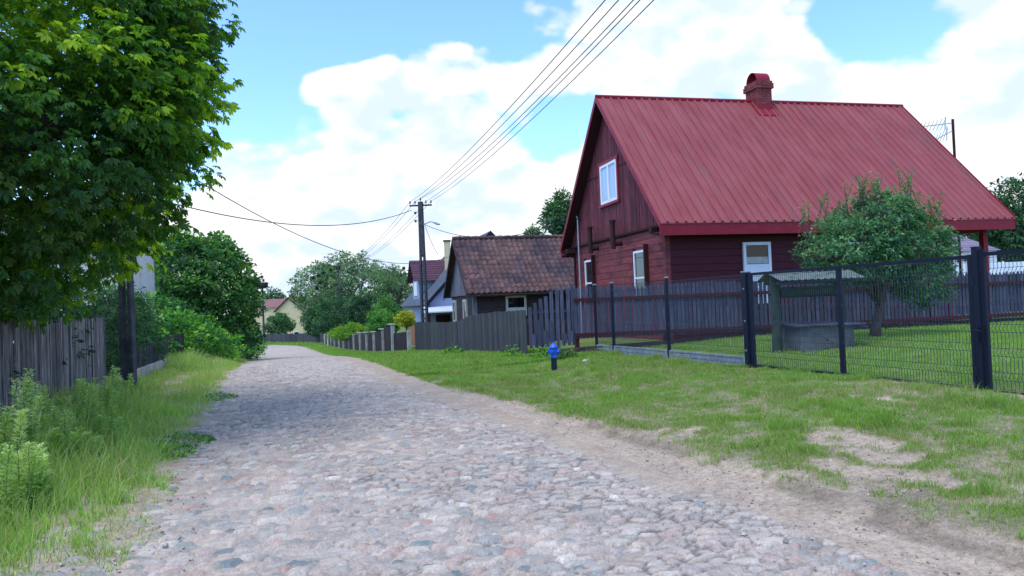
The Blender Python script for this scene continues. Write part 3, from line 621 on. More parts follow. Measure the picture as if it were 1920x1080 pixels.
def red_house():
    E_ = (11.20, 18.62); th = -.0942; fr = frame_at(E_, th); L, w, h, ez = 12.63, 4.62, 4.9, 3.736
    g = G(12, 19); H = thing('red_house', (*E_, g), 'red wooden house with a steep red ribbed metal roof behind the picket fence', 'house')
    r = MB(); rib_roof(r, fr, L, w, ez, h, .292)
    roof = r.build('roof', M['redroof'], H)
    c = MB()   # ridge cap and verge flashings
    c.tube([FP(fr, -.02, w, ez+h+.02), FP(fr, L+.02, w, ez+h+.02)], .07, 6, t=.4)
    for s_ in (-.025, L+.0):
        for (ta, tb) in ((0, w), (2*w, w)):
            a = FP(fr, s_, ta, ez); b = FP(fr, s_, tb, ez+h); a2 = FP(fr, s_+.025, ta, ez); b2 = FP(fr, s_+.025, tb, ez+h)
            c.hexa([(a[0], a[1], a[2]-.16), (a2[0], a2[1], a2[2]-.16), (b2[0], b2[1], b2[2]-.16), (b[0], b[1], b[2]-.16), (a[0], a[1], a[2]+.05), (a2[0], a2[1], a2[2]+.05), (b2[0], b2[1], b2[2]+.05), (b[0], b[1], b[2]+.05)], .4)
    c.build('flashing', M['redtrim'], roof)
    for (ta, tb, tc, td) in ((.02, .07, .075, .6), (2*w-.07, 2*w-.02, 2*w-.6, 2*w-.075)):
        f = MB(); f.fbox(fr, (.0, L), (ta, tb), (ez-.36, ez-.035)); f.build('fascia', M['redtrim'], H)
        so_ = MB(); so_.fbox(fr, (.0, L), (tc, td), (ez-.30, ez-.24)); so_.build('soffit', M['darkwood'], H)
    s0, s1, t0, t1 = .42, 10.35, .6, 2*w-.6
    # planked log walls: one horizontal course after another, butted
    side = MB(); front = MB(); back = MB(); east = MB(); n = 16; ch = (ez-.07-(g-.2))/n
    for i in range(n):
        a, b = g-.2+i*ch, g-.2+(i+1)*ch-.014
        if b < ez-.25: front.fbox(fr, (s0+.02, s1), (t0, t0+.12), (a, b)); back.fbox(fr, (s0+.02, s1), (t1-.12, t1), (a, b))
        k = t0+.16
        while k < t1-.16:
            e = min(k+random.uniform(1.8, 3.6), t1-.16); side.fbox(fr, (s0, s0+.12), (k, e-.012), (a, b)); k = e
        east.fbox(fr, (s1-.12, s1), (t0+.12, t1-.12), (a, b))
    front.fbox(fr, (s0+.03, s1-.03), (t0+.03, t0+.10), (g-.3, ez-.26), .2)
    side.fbox(fr, (s0+.03, s0+.1), (t0+.11, t1-.11), (g-.3, ez-.08), .1)
    front.build('wall', M['logs_shaded'], H); back.build('wall', M['logs_shaded'], H); side.build('gable_wall', M['logs'], H); east.build('gable_wall', M['logs'], H)
    for (s_, t_) in ((s0-.02, t0-.02), (s0-.02, t1-.10)): cp = MB(); cp.fbox(fr, (s_, s_+.16), (t_, t_+.14), (g-.2, ez-.25), .5); cp.build('corner_board', M['logs'], H)
    # gable boards in two tiers
    gb = MB(); bw = .125; t = t0-.35
    def zr(tt): return ez+h*(tt/w if tt < w else (2*w-tt)/w)-.10
    zmid = 6.07
    while t < t1+.35:
        te = min(t+bw-.008, t1+.35); zt = min(zr(t), zr(te)); o = random.uniform(0, .012)
        if zt > ez+.02:
            for (a, b) in ((ez+.02 if True else 0, min(zt, zmid-.03)), (zmid+.03, zt)):
                if b-a > .03: 
                    P = [FP(fr, s0-.03-o, t, a), FP(fr, s0, t, a), FP(fr, s0, te, a), FP(fr, s0-.03-o, te, a)]
                    za, zb = (zr(t), zr(te)) if b == zt else (b, b)
                    Q = [FP(fr, s0-.03-o, t, za), FP(fr, s0, t, za), FP(fr, s0, te, zb), FP(fr, s0-.03-o, te, zb)]
                    gb.hexa([P[0], P[1], P[2], P[3], Q[0], Q[1], Q[2], Q[3]])
        t += bw
    gb.add([FP(fr, s0+.004, t0-.5, ez-.1), FP(fr, s0+.004, t1+.5, ez-.1), FP(fr, s0+.004, w, ez+h-.12)], [(0, 1, 2)], .1)
    gb.build('gable_boards', M['gable'], H)
    gb = MB(); gb.add([FP(fr, s1, t0-.5, ez-.1), FP(fr, s1, t1+.5, ez-.1), FP(fr, s1, w, ez+h-.12)], [(2, 1, 0)], .1); gb.build('gable_boards', M['gable'], H)
    be = MB(); be.fbox(fr, (s0-.10, s0+.02), (t0-.45, t1+.45), (ez-.02, ez+.05)); be.build('beam', M['darkwood'], H); be = MB(); be.fbox(fr, (s0-.045, s0-.002), (t0+1.75, t0+3.15), (zmid-.035, zmid+.035)); be.build('beam', M['darkwood'], H); be = MB(); be.fbox(fr, (s0-.045, s0-.002), (t0+4.9, t0+6.3), (zmid-.035, zmid+.035))
    be.build('beam', M['darkwood'], H)
    rf = MB()  # verge soffit and purlin ends
    for (ta, tb) in ((0.05, w), (2*w-.05, w)):
        za = ez+.05*h/w; rf.hexa([FP(fr, 0.0, ta, za-.15), FP(fr, s0, ta, za-.15), FP(fr, s0, tb, ez+h-.15), FP(fr, 0.0, tb, ez+h-.15), FP(fr, 0.0, ta, za-.11), FP(fr, s0, ta, za-.11), FP(fr, s0, tb, ez+h-.11), FP(fr, 0.0, tb, ez+h-.11)])
    for t_ in (t0+.02, t1-.18): rf.fbox(fr, (-.0, s0), (t_, t_+.16), (ez-.24, ez-.06))
    rf.build('rafters', M['darkwood'], H)
    W1 = window(H, fr, t0+3.30, t0+4.82, s0-.04, 4.97, 6.36, 't', glass='glass_pale', fw=.1)
    tr = MB(); 
    for (a, b, c_, d_) in ((t0+3.18, t0+3.30, 4.9, 6.5), (t0+4.82, t0+4.94, 4.9, 6.5)): tr.fbox(fr, (s0-.09, s0-.03), (a, b), (c_, d_))
    tr.fbox(fr, (s0-.1, s0-.03), (t0+3.14, t0+4.98), (6.36, 6.46)); tr.fbox(fr, (s0-.12, s0-.03), (t0+3.14, t0+4.98), (4.88, 4.97)); tr.build('trim', M['redtrim'], W1)
    for (a, b, zt) in ((1.30, 2.22, 3.12), (5.98, 6.86, 3.12)):
        Wd = window(H, fr, t0+a, t0+b, s0-.02, 1.6, zt, 't', mull=False, transom=2.25, glass='glass')
        tr = MB(); tr.fbox(fr, (s0-.14, s0-.0), (t0+a-.10, t0+a-.02), (1.5, zt+.16)); tr.build('shutter', M['darkwood'], Wd); tr = MB(); tr.fbox(fr, (s0-.05, s0-.0), (t0+b+.0, t0+b+.10), (1.5, zt+.1)); tr.build('trim', M['darkwood'], Wd)
    Wd = window(H, fr, s0+2.53, s0+3.47, t0-.02, 1.3, 3.17, 's', mull=False, panel=2.5, fw=.09)
    q = MB(); q.fbox(fr, (s0+2.63, s0+3.37), (t0-.04, t0-.03), (2.52, 2.72), .5); q.build('curtain', M['whitewood'], Wd)
    window(H, fr, s0+6.2, s0+7.4, t0-.02, 1.8, 3.1, 's', mull=True)
    for (tt, zb, zt) in ((5.50, 3.40, 4.24), (3.30, 3.38, 4.22)):
        p = MB(); p.tube([FP(fr, s0-.30, t0+tt, zb-.08), FP(fr, s0-.30, t0+tt, zt)], .085, 10); p.tube([FP(fr, s0-.30, t0+tt, zt-.02), FP(fr, s0-.30, t0+tt, zt+.05)], .11, 10)
        p.tube([FP(fr, s0-.30, t0+tt, zb+.08), FP(fr, s0+.02, t0+tt, zb+.10)], .075, 8); p.build('flue_pipe', M['darkwood'], H)
    p = MB(); a = .02; p.tube([FP(fr, s0-.1, t0+7.35, g), FP(fr, s0-.1, t0+7.35, 4.80), FP(fr, s0-.12, t0+7.42, 4.95), FP(fr, s0-.14, t0+7.62, 5.0), FP(fr, s0-.14, t0+7.82, 4.93), FP(fr, s0-.14, t0+7.86, 4.8)], .035, 7)
    p.build('service_mast', M['galv'], H)
    p = MB(); p.tube([FP(fr, s0-.12, t0+7.0, 4.80), FP(fr, s0-.12, t0+8.35, 4.76)], .02, 6); p.build('mast_bracket', M['darkwood'], H)
    p = MB(); p.tube([FP(fr, s0-.07, t1-.05, g), FP(fr, s0-.07, t1-.05, 3.4)], .045, 7); p.build('downpipe', M['darkwood'], H)
    # porch posts
    for s_ in (10.6, 12.05):
        p = MB(); p.fbox(fr, (s_-.09, s_+.09), (.62, .80), (g-.2, ez-.30)); p.build('porch_post', M['redtrim'], H)
    p = MB(); p.fbox(fr, (s1, 12.15), (.66, .76), (ez-.42, ez-.30)); p.build('porch_beam', M['redtrim'], H)
    # chimney, standing across the ridge
    ch_ = MB(); a, b, ta, tb, zb, zt = 6.08, 6.68, w-.38, w+.38, ez+h-.55, 9.34
    n = 13
    for i in range(n):
        z_ = zb+(zt-zb)*i/n; z2 = zb+(zt-zb)*(i+1)/n-.012; o = .06 if i in (n-3, n-2) else (.03 if i == n-1 else 0)
        k = 3
        for j in range(k):
            q0 = a-o+(b-a+2*o)*j/k+(.0); q1 = a-o+(b-a+2*o)*(j+1)/k-.01
            ch_.fbox(fr, (q0, q1), (ta-o, ta-o+.1), (z_, z2)); ch_.fbox(fr, (q0, q1), (tb+o-.1, tb+o), (z_, z2))
        k = 5
        for j in range(k):
            q0 = ta-o+.1+(tb-ta+2*o-.2)*j/k; q1 = ta-o+.1+(tb-ta+2*o-.2)*(j+1)/k-.01
            ch_.fbox(fr, (a-o, a-o+.1), (q0, q1), (z_, z2)); ch_.fbox(fr, (b+o-.1, b+o), (q0, q1), (z_, z2))
    chim = ch_.build('chimney', M['brick'], roof)
    q = MB(); q.fbox(fr, (a+.012, b-.012), (ta+.012, tb-.012), (zb-.3, zt+.0)); q.build('mortar_core', M['mortar'], chim)
    cap = MB(); m_ = 14; cr = []   # arched metal cowl, open at both ends along the ridge
    for (rr, flip) in ((.34, 0), (.31, 1)):
        A = [FP(fr, a+.02, w-math.cos(math.pi*i/m_)*rr, 9.34+math.sin(math.pi*i/m_)*.36) for i in range(m_+1)]
        B = [FP(fr, b-.02, w-math.cos(math.pi*i/m_)*rr, 9.34+math.sin(math.pi*i/m_)*.36-(.03 if flip else 0)) for i in range(m_+1)]
        vs = A+B; fs = [((i, i+m_+1, i+m_+2, i+1) if not flip else (i+1, i+m_+2, i+m_+1, i)) for i in range(m_)]
        cap.add(vs, fs, .5)
    cap.build('cowl', M['redtrim'], chim)
    fl = MB(); zf = lambda tt: ez+h*tt/w+.045
    fl.add([FP(fr, a-.12, w-.65, zf(w-.65)), FP(fr, b+.12, w-.65, zf(w-.65)), FP(fr, b+.12, w-.05, zf(w-.05)), FP(fr, a-.12, w-.05, zf(w-.05))], [(0, 1, 2, 3)], .5)
    fl.add([FP(fr, a-.02, w-.39, zf(w-.39)), FP(fr, b+.02, w-.39, zf(w-.39)), FP(fr, b+.02, w-.39, zf(w-.39)+.22), FP(fr, a-.02, w-.39, zf(w-.39)+.22)], [(0, 1, 2, 3)], .5)
    fl.build('flashing', M['redtrim'], chim)
    # antenna mast beyond the far gable
    p = FP(fr, 15.0, w, 0); ax = p[0]; ay = p[1]; ga = G(ax, ay)
    A_ = thing('antenna', (ax, ay, ga), 'tall thin mast with two spiky television antennas behind the red house', 'antenna')
    q = MB(); q.tube([(ax, ay, ga), (ax, ay, 8.2)], .05, 8); q.build('mast', M['darkwood'], A_)
    for (z_, ln, yaw, el) in ((8.05, 1.55, 2.95, -.12), (7.75, 1.3, 2.75, -.45)):
        q = MB(); dv = Vector((math.cos(yaw), math.sin(yaw)*.6, el)).normalized(); sd = Vector((-dv.y, dv.x, 0)).normalized().lerp(Vector((0, 0, 1)), .55).normalized()
        s_ = Vector((ax, ay, z_)); q.tube([s_, s_+dv*ln], .016, 5)
        for i in range(7):
            c_ = s_+dv*(ln*(.3+.7*i/6)); l2 = .26-.015*i; q.tube([c_-sd*l2, c_+sd*l2], .009, 4)
        q.tube([s_+dv*ln*.25-Vector((0, 0, .25)), s_+dv*ln*.22+Vector((0, 0, .28))], .02, 5)
        q.build('aerial', M['galv'], A_)
    return fr
RH = red_house()

# ------------------------------------------------------------------ old timber house
def tile_roof(mb, fr, L, w, z0, h, cw=.25, cl=.36, both=True, amp=.07, sag=.05):
    sl_ = math.hypot(w, h); nc = int(sl_/cl)+1; ns = int(L/cw)
    for side in ((0, 1) if both else (0,)):
        for i in range(nc):
            a0, a1 = i*sl_/nc, (i+1)*sl_/nc+.05
            for j in range(ns):
                if side == 0 and (i, j) in ((6, 24),): continue
                s = j*L/ns; t_ = random.random()*.75+.25*math.sin(s*.9+i*.3)**2; P = []; jz = random.uniform(-.008, .008)
                for a, lift in ((a0, .035), (min(a1, sl_), .0)):
                    for q in range(5):
                        ss = s+L/ns*q/4; zz = amp*math.cos(2*math.pi*q/4)*.5+lift+jz-sag*math.sin(math.pi*a/sl_)*math.sin(math.pi*ss/L*1.3)**2
                        tt = a*w/sl_; z = z0+a*h/sl_+zz
                        P.append(FP(fr, ss, tt if side == 0 else 2*w-tt, z))
                fs = [(q, q+1, q+6, q+5) for q in range(4)]
                b = len(P); P += [(p[0], p[1], p[2]-.035) for p in P[:5]]; fs += [(b+q, b+q+1, q+1, q) for q in range(4)]
                mb.add(P, fs if side == 0 else [f[::-1] for f in fs], t_)
        P = [FP(fr, 0, 0 if side == 0 else 2*w, z0-.03), FP(fr, L, 0 if side == 0 else 2*w, z0-.03), FP(fr, L, w, z0+h-.03), FP(fr, 0, w, z0+h-.03)]
        mb.add([(p[0], p[1], p[2]-.06) for p in P], [(0, 1, 2, 3)], 0)
def old_house():
    k = (2.1-1.6)/.6; E_ = (10.89*k, 37.61*k); fr = frame_at(E_, -.08); w, h, ez, L = 3.62*k, 3.22*k, 2.1, 9.6
    g = G(9.6, 31.6); H = thing('timber_cottage', (*E_, g), 'old low timber cottage with a worn orange-brown tiled roof behind the dark plank fence', 'house')
    r = MB(); tile_roof(r, fr, L, w, ez, h); rf = r.build('roof', M['tiles'], H)
    r = MB()
    for i in range(24): r.tube([FP(fr, L*i/24, w, ez+h+.02), FP(fr, L*(i+1)/24+.03, w, ez+h+.035)], [.09, .11], 6)
    r.build('ridge_tiles', M['tiles'], rf)
    s0, t0, t1 = .35, .42, 2*w-.42
    wl = MB(); n = 9; ch = (ez-.08-(g-.3))/n
    for i in range(n):
        a, b = g-.3+i*ch, g-.3+(i+1)*ch-.015; wl.fbox(fr, (s0, L-.3), (t0, t0+.14), (a, b)); wl.fbox(fr, (s0, s0+.14), (t0+.14, t1), (a, b))
    wl.fbox(fr, (s0+.02, L-.33), (t0+.02, t0+.12), (g-.4, ez-.05), .1); wl.fbox(fr, (s0+.02, s0+.12), (t0+.13, t1), (g-.4, ez-.05), .1)
    wl.build('wall', M['oldwood'], H)
    c = MB(); c.fbox(fr, (s0-.03, s0+.15), (t0-.03, t0+.15), (g-.3, ez-.05)); c.build('corner_board', M['greyboards'], H)
    gb = MB(); t = t0-.35; bw = .16
    zr = lambda tt: ez+h*(tt/w if tt < w else (2*w-tt)/w)-.11
    while t < t1+.3:
        te = t+bw-.012; o = random.uniform(0, .015)
        if min(zr(t), zr(te)) > ez-.05:
            a = ez-.04; gb.hexa([FP(fr, s0-.05-o, t, a), FP(fr, s0-.01, t, a), FP(fr, s0-.01, te, a), FP(fr, s0-.05-o, te, a), FP(fr, s0-.05-o, t, zr(t)), FP(fr, s0-.01, t, zr(t)), FP(fr, s0-.01, te, zr(te)), FP(fr, s0-.05-o, te, zr(te))])
        t += bw
    gb.add([FP(fr, s0+.01, t0-.3, ez-.05), FP(fr, s0+.01, t1+.3, ez-.05), FP(fr, s0+.01, w, ez+h-.12)], [(0, 1, 2)], .1)
    gb.build('gable_boards', M['greyboards'], H)
    v = MB()
    for (ta, tb) in ((0, w), (2*w, w)):
        a, b, c_, d_ = FP(fr, -.03, ta, ez), FP(fr, .01, ta, ez), FP(fr, .01, tb, ez+h), FP(fr, -.03, tb, ez+h)
        v.hexa([(p[0], p[1], p[2]-.2) for p in (a, b, c_, d_)]+[(p[0], p[1], p[2]+.0) for p in (a, b, c_, d_)])
    v.fbox(fr, (-.0, s0), (.0, .05), (ez-.16, ez-.04)); v.fbox(fr, (0, L), (.05, .12), (ez-.15, ez-.07))
    v.build('verge_board', M['oldwood'], H)
    Wd = window(H, fr, s0+1.47, s0+2.42, t0-.03, 1.05, 1.96, 's', fw=.1, fm='whitewood', mull=False)
    s_ = MB(); s_.fbox(fr, (s0+1.56, s0+2.33), (t0-.05, t0-.035), (1.14, 1.42)); s_.build('curtain', M['whitewood'], Wd)
    for a, b in ((1.35, 2.1), (4.0, 4.75)):
        window(H, fr, t0+a, t0+b, s0-.03, .75, 1.88, 't', fw=.13, fm='whitewood', mull=False)
old_house()

# ------------------------------------------------------------------ modern grey house behind
def gable_house(name, label, O, th, L, w, ez, h, wall, roofm, ov=.35, pitch=.4, verge='darkwood', cat='house', rib=.03, wallz=None):
    fr = frame_at(O, th); g = G(*O)-.2
    H = thing(name, (*O, g+.2), label, cat)
    r = MB(); rib_roof(r, fr, L, w, ez, h, pitch, rib=rib); rf = r.build('roof', M[roofm], H)
    v = MB()
    for s_ in (-.03, L):
        for (ta, tb) in ((0, w), (2*w, w)):
            P = [FP(fr, s_, ta, ez), FP(fr, s_+.03, ta, ez), FP(fr, s_+.03, tb, ez+h), FP(fr, s_, tb, ez+h)]
            v.hexa([(p[0], p[1], p[2]-.22) for p in P]+[(p[0], p[1], p[2]+.04) for p in P])
        v.build('verge_board', M[verge], rf); v = MB()
    m = MB(); zt = ez-.06+h*ov/w
    for s_, f in ((ov, 0), (L-ov, 1)):
        pass
    P0 = [FP(fr, ov, ov, g), FP(fr, L-ov, ov, g), FP(fr, L-ov, 2*w-ov, g), FP(fr, ov, 2*w-ov, g)]
    P1 = [(p[0], p[1], zt) for p in P0]; R0 = FP(fr, ov, w, ez+h-.06); R1 = FP(fr, L-ov, w, ez+h-.06)
    m.add(P0+P1+[R0, R1], [(0, 1, 5, 4), (2, 3, 7, 6), (1, 2, 6, 9, 5), (3, 0, 4, 8, 7)], .5)
    m.build('wall', M[wall], H)
    return H, fr, rf
def modern_house():
    p = at(797, 572, 40); q = at(750, 577, 52); th = math.atan2(q[1]-p[1], q[0]-p[0])
    # ridge runs away from the road; use frame with d along the ridge, n pointing left -> so start on the right side
    L = math.hypot(q[1]-p[1], q[0]-p[0]); dv = np.array([math.cos(th), math.sin(th)]); rv = np.array([dv[1], -dv[0]])
    w = 3.75; O = p[:2]+rv*2*w; ez = 1.72; h = 3.9
    H, fr, rf = gable_house('grey_house', 'modern blue-grey house with dark grey metal roof and plum dormer behind the old cottage', O, th, L, w, ez, h, 'bluewall', 'greyroof', ov=.3, pitch=.45, verge='anthracite')
    # dormer on the road-side slope
    c0 = L*.50; tl = 2*w
    mb = MB(); a, b = c0-1.35, c0+1.35; zt = 4.35; 
    X0 = tl-.35
    mb.fbox(fr, (a, b), (w+.6, X0), (2.0, 3.22)); mb.add([FP(fr, a, X0, 3.22), FP(fr, b, X0, 3.22), FP(fr, c0, X0, 4.3)], [(0, 1, 2)], .5); d = mb.build('dormer', M['bluewall'], H)
    mb = MB(); fo = 1.7
    for sg in (-1, 1):
        e0, r0 = c0+sg*fo, c0; n = 9
        for i in range(n):
            f0, f1 = i/n, (i+1)/n; z0_, z1_ = 3.16+(4.50-3.16)*f0, 3.16+(4.50-3.16)*f1
            s_0, s_1 = e0+(r0-e0)*f0, e0+(r0-e0)*f1; lift = .03
            P = [FP(fr, s_0, X0+.35, z0_+lift), FP(fr, s_0, w+.2, z0_+lift), FP(fr, s_1, w+.2, z1_), FP(fr, s_1, X0+.35, z1_)]
            mb.add(P if sg > 0 else P[::-1], [(0, 1, 2, 3)])
            mb.add([FP(fr, s_0, X0+.35, z0_), FP(fr, s_0, w+.2, z0_), FP(fr, s_0, w+.2, z0_+lift), FP(fr, s_0, X0+.35, z0_+lift)], [(0, 1, 2, 3)])
    mb.build('dormer_roof', M['plumroof'], d)
    f = MB(); f.fbox(fr, (c0-.7, c0+.7), (X0, X0+.04), (2.3, 3.15)); f.build('dormer_window', M['white'], d)
    cq = at(838, 453, 45); mb = MB(); mb.box((cq[0], cq[1], cq[2]-1.1), (.34, .34, 2.2), yaw=-YAW); c = mb.build('chimney', M['yellow'], rf)
    mb = MB(); mb.box((cq[0], cq[1], cq[2]+.04), (.44, .44, .08), yaw=-YAW); mb.build('chimney_cap', M['darkwood'], c)
    # porch canopy and openings on the front gable
    mb = MB(); P = [FP(fr, -1.3, .6, 1.28), FP(fr, .3, .6, 1.28), FP(fr, .3, 2*w+.1, 1.28), FP(fr, -1.3, 2*w+.1, 1.28)]
    mb.hexa([(p_[0], p_[1], p_[2]) for p_ in P]+[(P[0][0], P[0][1], 1.34), (P[1][0], P[1][1], 1.62), (P[2][0], P[2][1], 1.62), (P[3][0], P[3][1], 1.34)]); mb.build('porch_canopy', M['white'], H)
    g = G(*O)
    for (a_, b_, m_) in ((2*w-1.4, 2*w-.6, 'darkwood'), (2*w-3.0, 2*w-2.0, 'glass')):
        mb = MB(); mb.fbox(fr, (.25, .29), (a_, b_), (g, 1.15)); mb.build('door' if m_ == 'darkwood' else 'window', M[m_], H)
    mb = MB(); mb.fbox(fr, (-1.2, -1.08), (2*w-.1, 2*w+.05), (g-.2, 1.26)); mb.build('porch_post', M['rail'], H); mb = MB(); mb.fbox(fr, (-1.2, -1.08), (.7, .85), (g-.2, 1.26)); mb.build('porch_post', M['rail'], H)
    mb = MB(); mb.fbox(fr, (L*.55, L-.5), (2*w-.3, 2*w-.26), (g-.1, 1.3)); mb.build('ochre_cladding', M['ochre'], H)
    mb = MB(); mb.fbox(fr, (.8, 2.6), (2*w-.3, 2*w-.26), (g+.3, 1.3)); mb.build('window', M['glass_pale'], H)
modern_house()

# ------------------------------------------------------------------ far houses
def far_houses():
    # yellow house: gable towards the camera plus a wing to the left
    D = 135; a = at(540, 557, D); e = at(567.5, 583, D); th = YAW_DIR = math.pi/2-YAW
    dv = np.array([math.cos(th), math.sin(th)]); rv = np.array([dv[1], -dv[0]]); w = 2.75; O = a[:2]+rv*w
    H, fr, rf = gable_house('yellow_house', 'cream yellow house with a pink tiled roof and brick chimney at the road bend', O, th, 9, w, e[2], a[2]-e[2], 'yellow', 'farroof', ov=.3, pitch=.5)
    fr2 = frame_at(FP(fr, 2.2, 12.5, 0)[:2], th-math.pi/2)
    ez = at(500, 577, D)[2]; rz = at(500, 560.5, D)[2]
    r = MB(); rib_roof(r, fr2, 12.4, 2.4, ez, rz-ez, .4); r.build('roof', M['farroof'], H)
    m = MB(); g = G(*O)-.4; m.fbox(fr2, (.2, 9.2), (.3, 4.5), (g, ez)); m.build('wall', M['yellow'], H)
    m = MB(); m.fbox(fr, (1.8, 2.7), (w-.4, w+.4), (a[2]-.4, a[2]+.55)); m.build('chimney', M['brick'], rf)
    window(H, fr, 2*w-2.6, 2*w-1.4, .28, -1.3, .1, 't', fw=.1)
    window(H, fr, 1.0, 2.0, .28, -3.2, -1.9, 't', fw=.1, mull=False)
    D = 112; a = at(636, 546, D); e = at(606, 568, D); w = 2.5; O = a[:2]+rv*w
    H, fr, rf = gable_house('cream_gabled_house', 'cream house whose gable peeks over the garden trees before the tall willow', O, th, 8, w, e[2], a[2]-e[2], 'yellow', 'farroof', ov=.3, pitch=.5)
    # right: neighbour house with white wall, seen through the porch
    D = 40; p = at(1805, 425, D); q = at(1850, 425.5, D); fr = frame_at(at(1740, 470, D)[:2], -YAW+.02)
    g = G(*fr[0]); H = thing('neighbour_house', (*fr[0], g), 'low house with grey-plum roof and white wall beyond the red house porch', 'house')
    r = MB(); z0 = 3.42; z1 = 4.72
    n = 12
    for i in range(n):
        f0, f1 = i/n, (i+1)/n; r.add([FP(fr, 0, 3*f0, z0+(z1-z0)*f0+.03), FP(fr, 3.95-.95*f0+.0, 3*f0, z0+(z1-z0)*f0+.03), FP(fr, 3.95-.95*f1, 3*f1, z0+(z1-z0)*f1), FP(fr, 0, 3*f1, z0+(z1-z0)*f1)], [(0, 1, 2, 3)])
        r.add([FP(fr, 0, 3*f0, z0+(z1-z0)*f0-.0), FP(fr, 3.95-.95*f0, 3*f0, z0+(z1-z0)*f0), FP(fr, 3.95-.95*f0, 3*f0, z0+(z1-z0)*f0+.03), FP(fr, 0, 3*f0, z0+(z1-z0)*f0+.03)], [(0, 1, 2, 3)])
    r.add([FP(fr, 3.95, 0, z0), FP(fr, 3.95, 6, z0), FP(fr, 3.0, 3, z1)], [(0, 1, 2)], .5); r.add([FP(fr, 0, 3, z1), FP(fr, 3.0, 3, z1), FP(fr, 3.95, 6, z0), FP(fr, 0, 6, z0)], [(0, 1, 2, 3)], .5)
    r.build('roof', M['neighroof'], H)
    m = MB(); m.fbox(fr, (.2, 3.85), (.2, 5.8), (g-.2, z0-.01)); m.build('wall', M['cream'], H)
    m = MB(); m.fbox(fr, (.1, 7.5), (-1.2, -.2), (2.62, 2.72)); m.fbox(fr, (.1, 7.5), (-1.24, -1.2), (2.1, 2.72)); m.build('carport_fascia', M['white'], H)
    m = MB(); m.fbox(fr, (.3, 7.3), (-.6, -.5), (g-.2, 2.1)); m.build('carport_wall', M['brownpanel'], H)
    # left: cream house behind the shrubs
    O = (-12.9, 30.5); fr = frame_at(O, 0); g = G(-6, 32)
    H, fr, rf = gable_house('cream_house', 'pale cream house half hidden behind the chestnut and evergreen shrubs', O, 0, 9.3, 3.6, 4.5, 1.9, 'cream', 'greyroof', ov=.3, pitch=.45)
far_houses()

# ------------------------------------------------------------------ timber fences
def plank_run(mb, path, top, bw, gap, th, bot=None, jz=.02, jx=.006, tilt=.0, pointed=False, jw=0.):
    """boards along a polyline path [(x,y)...]; top(f,x,y) gives the absolute top height"""
    tot = sum(math.dist(path[i], path[i+1]) for i in range(len(path)-1)); done = 0
    for i in range(len(path)-1):
        (x0, y0), (x1, y1) = path[i], path[i+1]; Ls = math.dist(path[i], path[i+1]); dx, dy = (x1-x0)/Ls, (y1-y0)/Ls; s = 0
        while s < Ls-.01:
            b = bw*(1+random.uniform(-jw, jw)); cx, cy = x0+dx*(s+b/2), y0+dy*(s+b/2); f = (done+s)/tot
            zt = top(f, cx, cy)+random.uniform(-jz, jz); zb = (bot(f, cx, cy) if bot else G(cx, cy)-.03); o = random.uniform(-jx, jx); tl = random.uniform(-tilt, tilt)
            nx_, ny_ = -dy, dx; h2 = th/2
            def P(u_, v_, z, k=0): return (cx+dx*(u_+tl*k)+nx_*(v_+o), cy+dy*(u_+tl*k)+ny_*(v_+o), z)
            bb = b/2
            if pointed:
                z2 = zt-.07; vs = [P(-bb, -h2, zb), P(bb, -h2, zb), P(bb, h2, zb), P(-bb, h2, zb), P(-bb, -h2, z2, 1), P(bb, -h2, z2, 1), P(bb, h2, z2, 1), P(-bb, h2, z2, 1), P(-bb*.35, -h2, zt, 1), P(bb*.35, -h2, zt, 1), P(bb*.35, h2, zt, 1), P(-bb*.35, h2, zt, 1)]
                mb.add(vs, [(3, 2, 1, 0), (0, 1, 5, 4), (1, 2, 6, 5), (2, 3, 7, 6), (3, 0, 4, 7), (4, 5, 9, 8), (5, 6, 10, 9), (6, 7, 11, 10), (7, 4, 8, 11), (8, 9, 10, 11)])
            else:
                mb.hexa([P(-bb, -h2, zb), P(bb, -h2, zb), P(bb, h2, zb), P(-bb, h2, zb), P(-bb, -h2, zt, 1), P(bb, -h2, zt, 1), P(bb, h2, zt, 1), P(-bb, h2, zt, 1)])
            s += b+gap*(1+random.uniform(-.3, .3))
        done += Ls
def rail_run(mb, path, z, w, t, off):
    for i in range(len(path)-1):
        (x0, y0), (x1, y1) = path[i], path[i+1]; L_ = math.dist(path[i], path[i+1]); dx, dy = (x1-x0)/L_, (y1-y0)/L_
        za, zb = (z(x0, y0), z(x1, y1)) if callable(z) else (z, z); nx_, ny_ = -dy*off, dx*off; a, b = -dy*t/2, dx*t/2
        mb.hexa([(x0+nx_-a, y0+ny_-b, za), (x1+nx_-a, y1+ny_-b, zb), (x1+nx_+a, y1+ny_+b, zb), (x0+nx_+a, y0+ny_+b, za), (x0+nx_-a, y0+ny_-b, za+w), (x1+nx_-a, y1+ny_-b, zb+w), (x1+nx_+a, y1+ny_+b, zb+w), (x0+nx_+a, y0+ny_+b, za+w)])
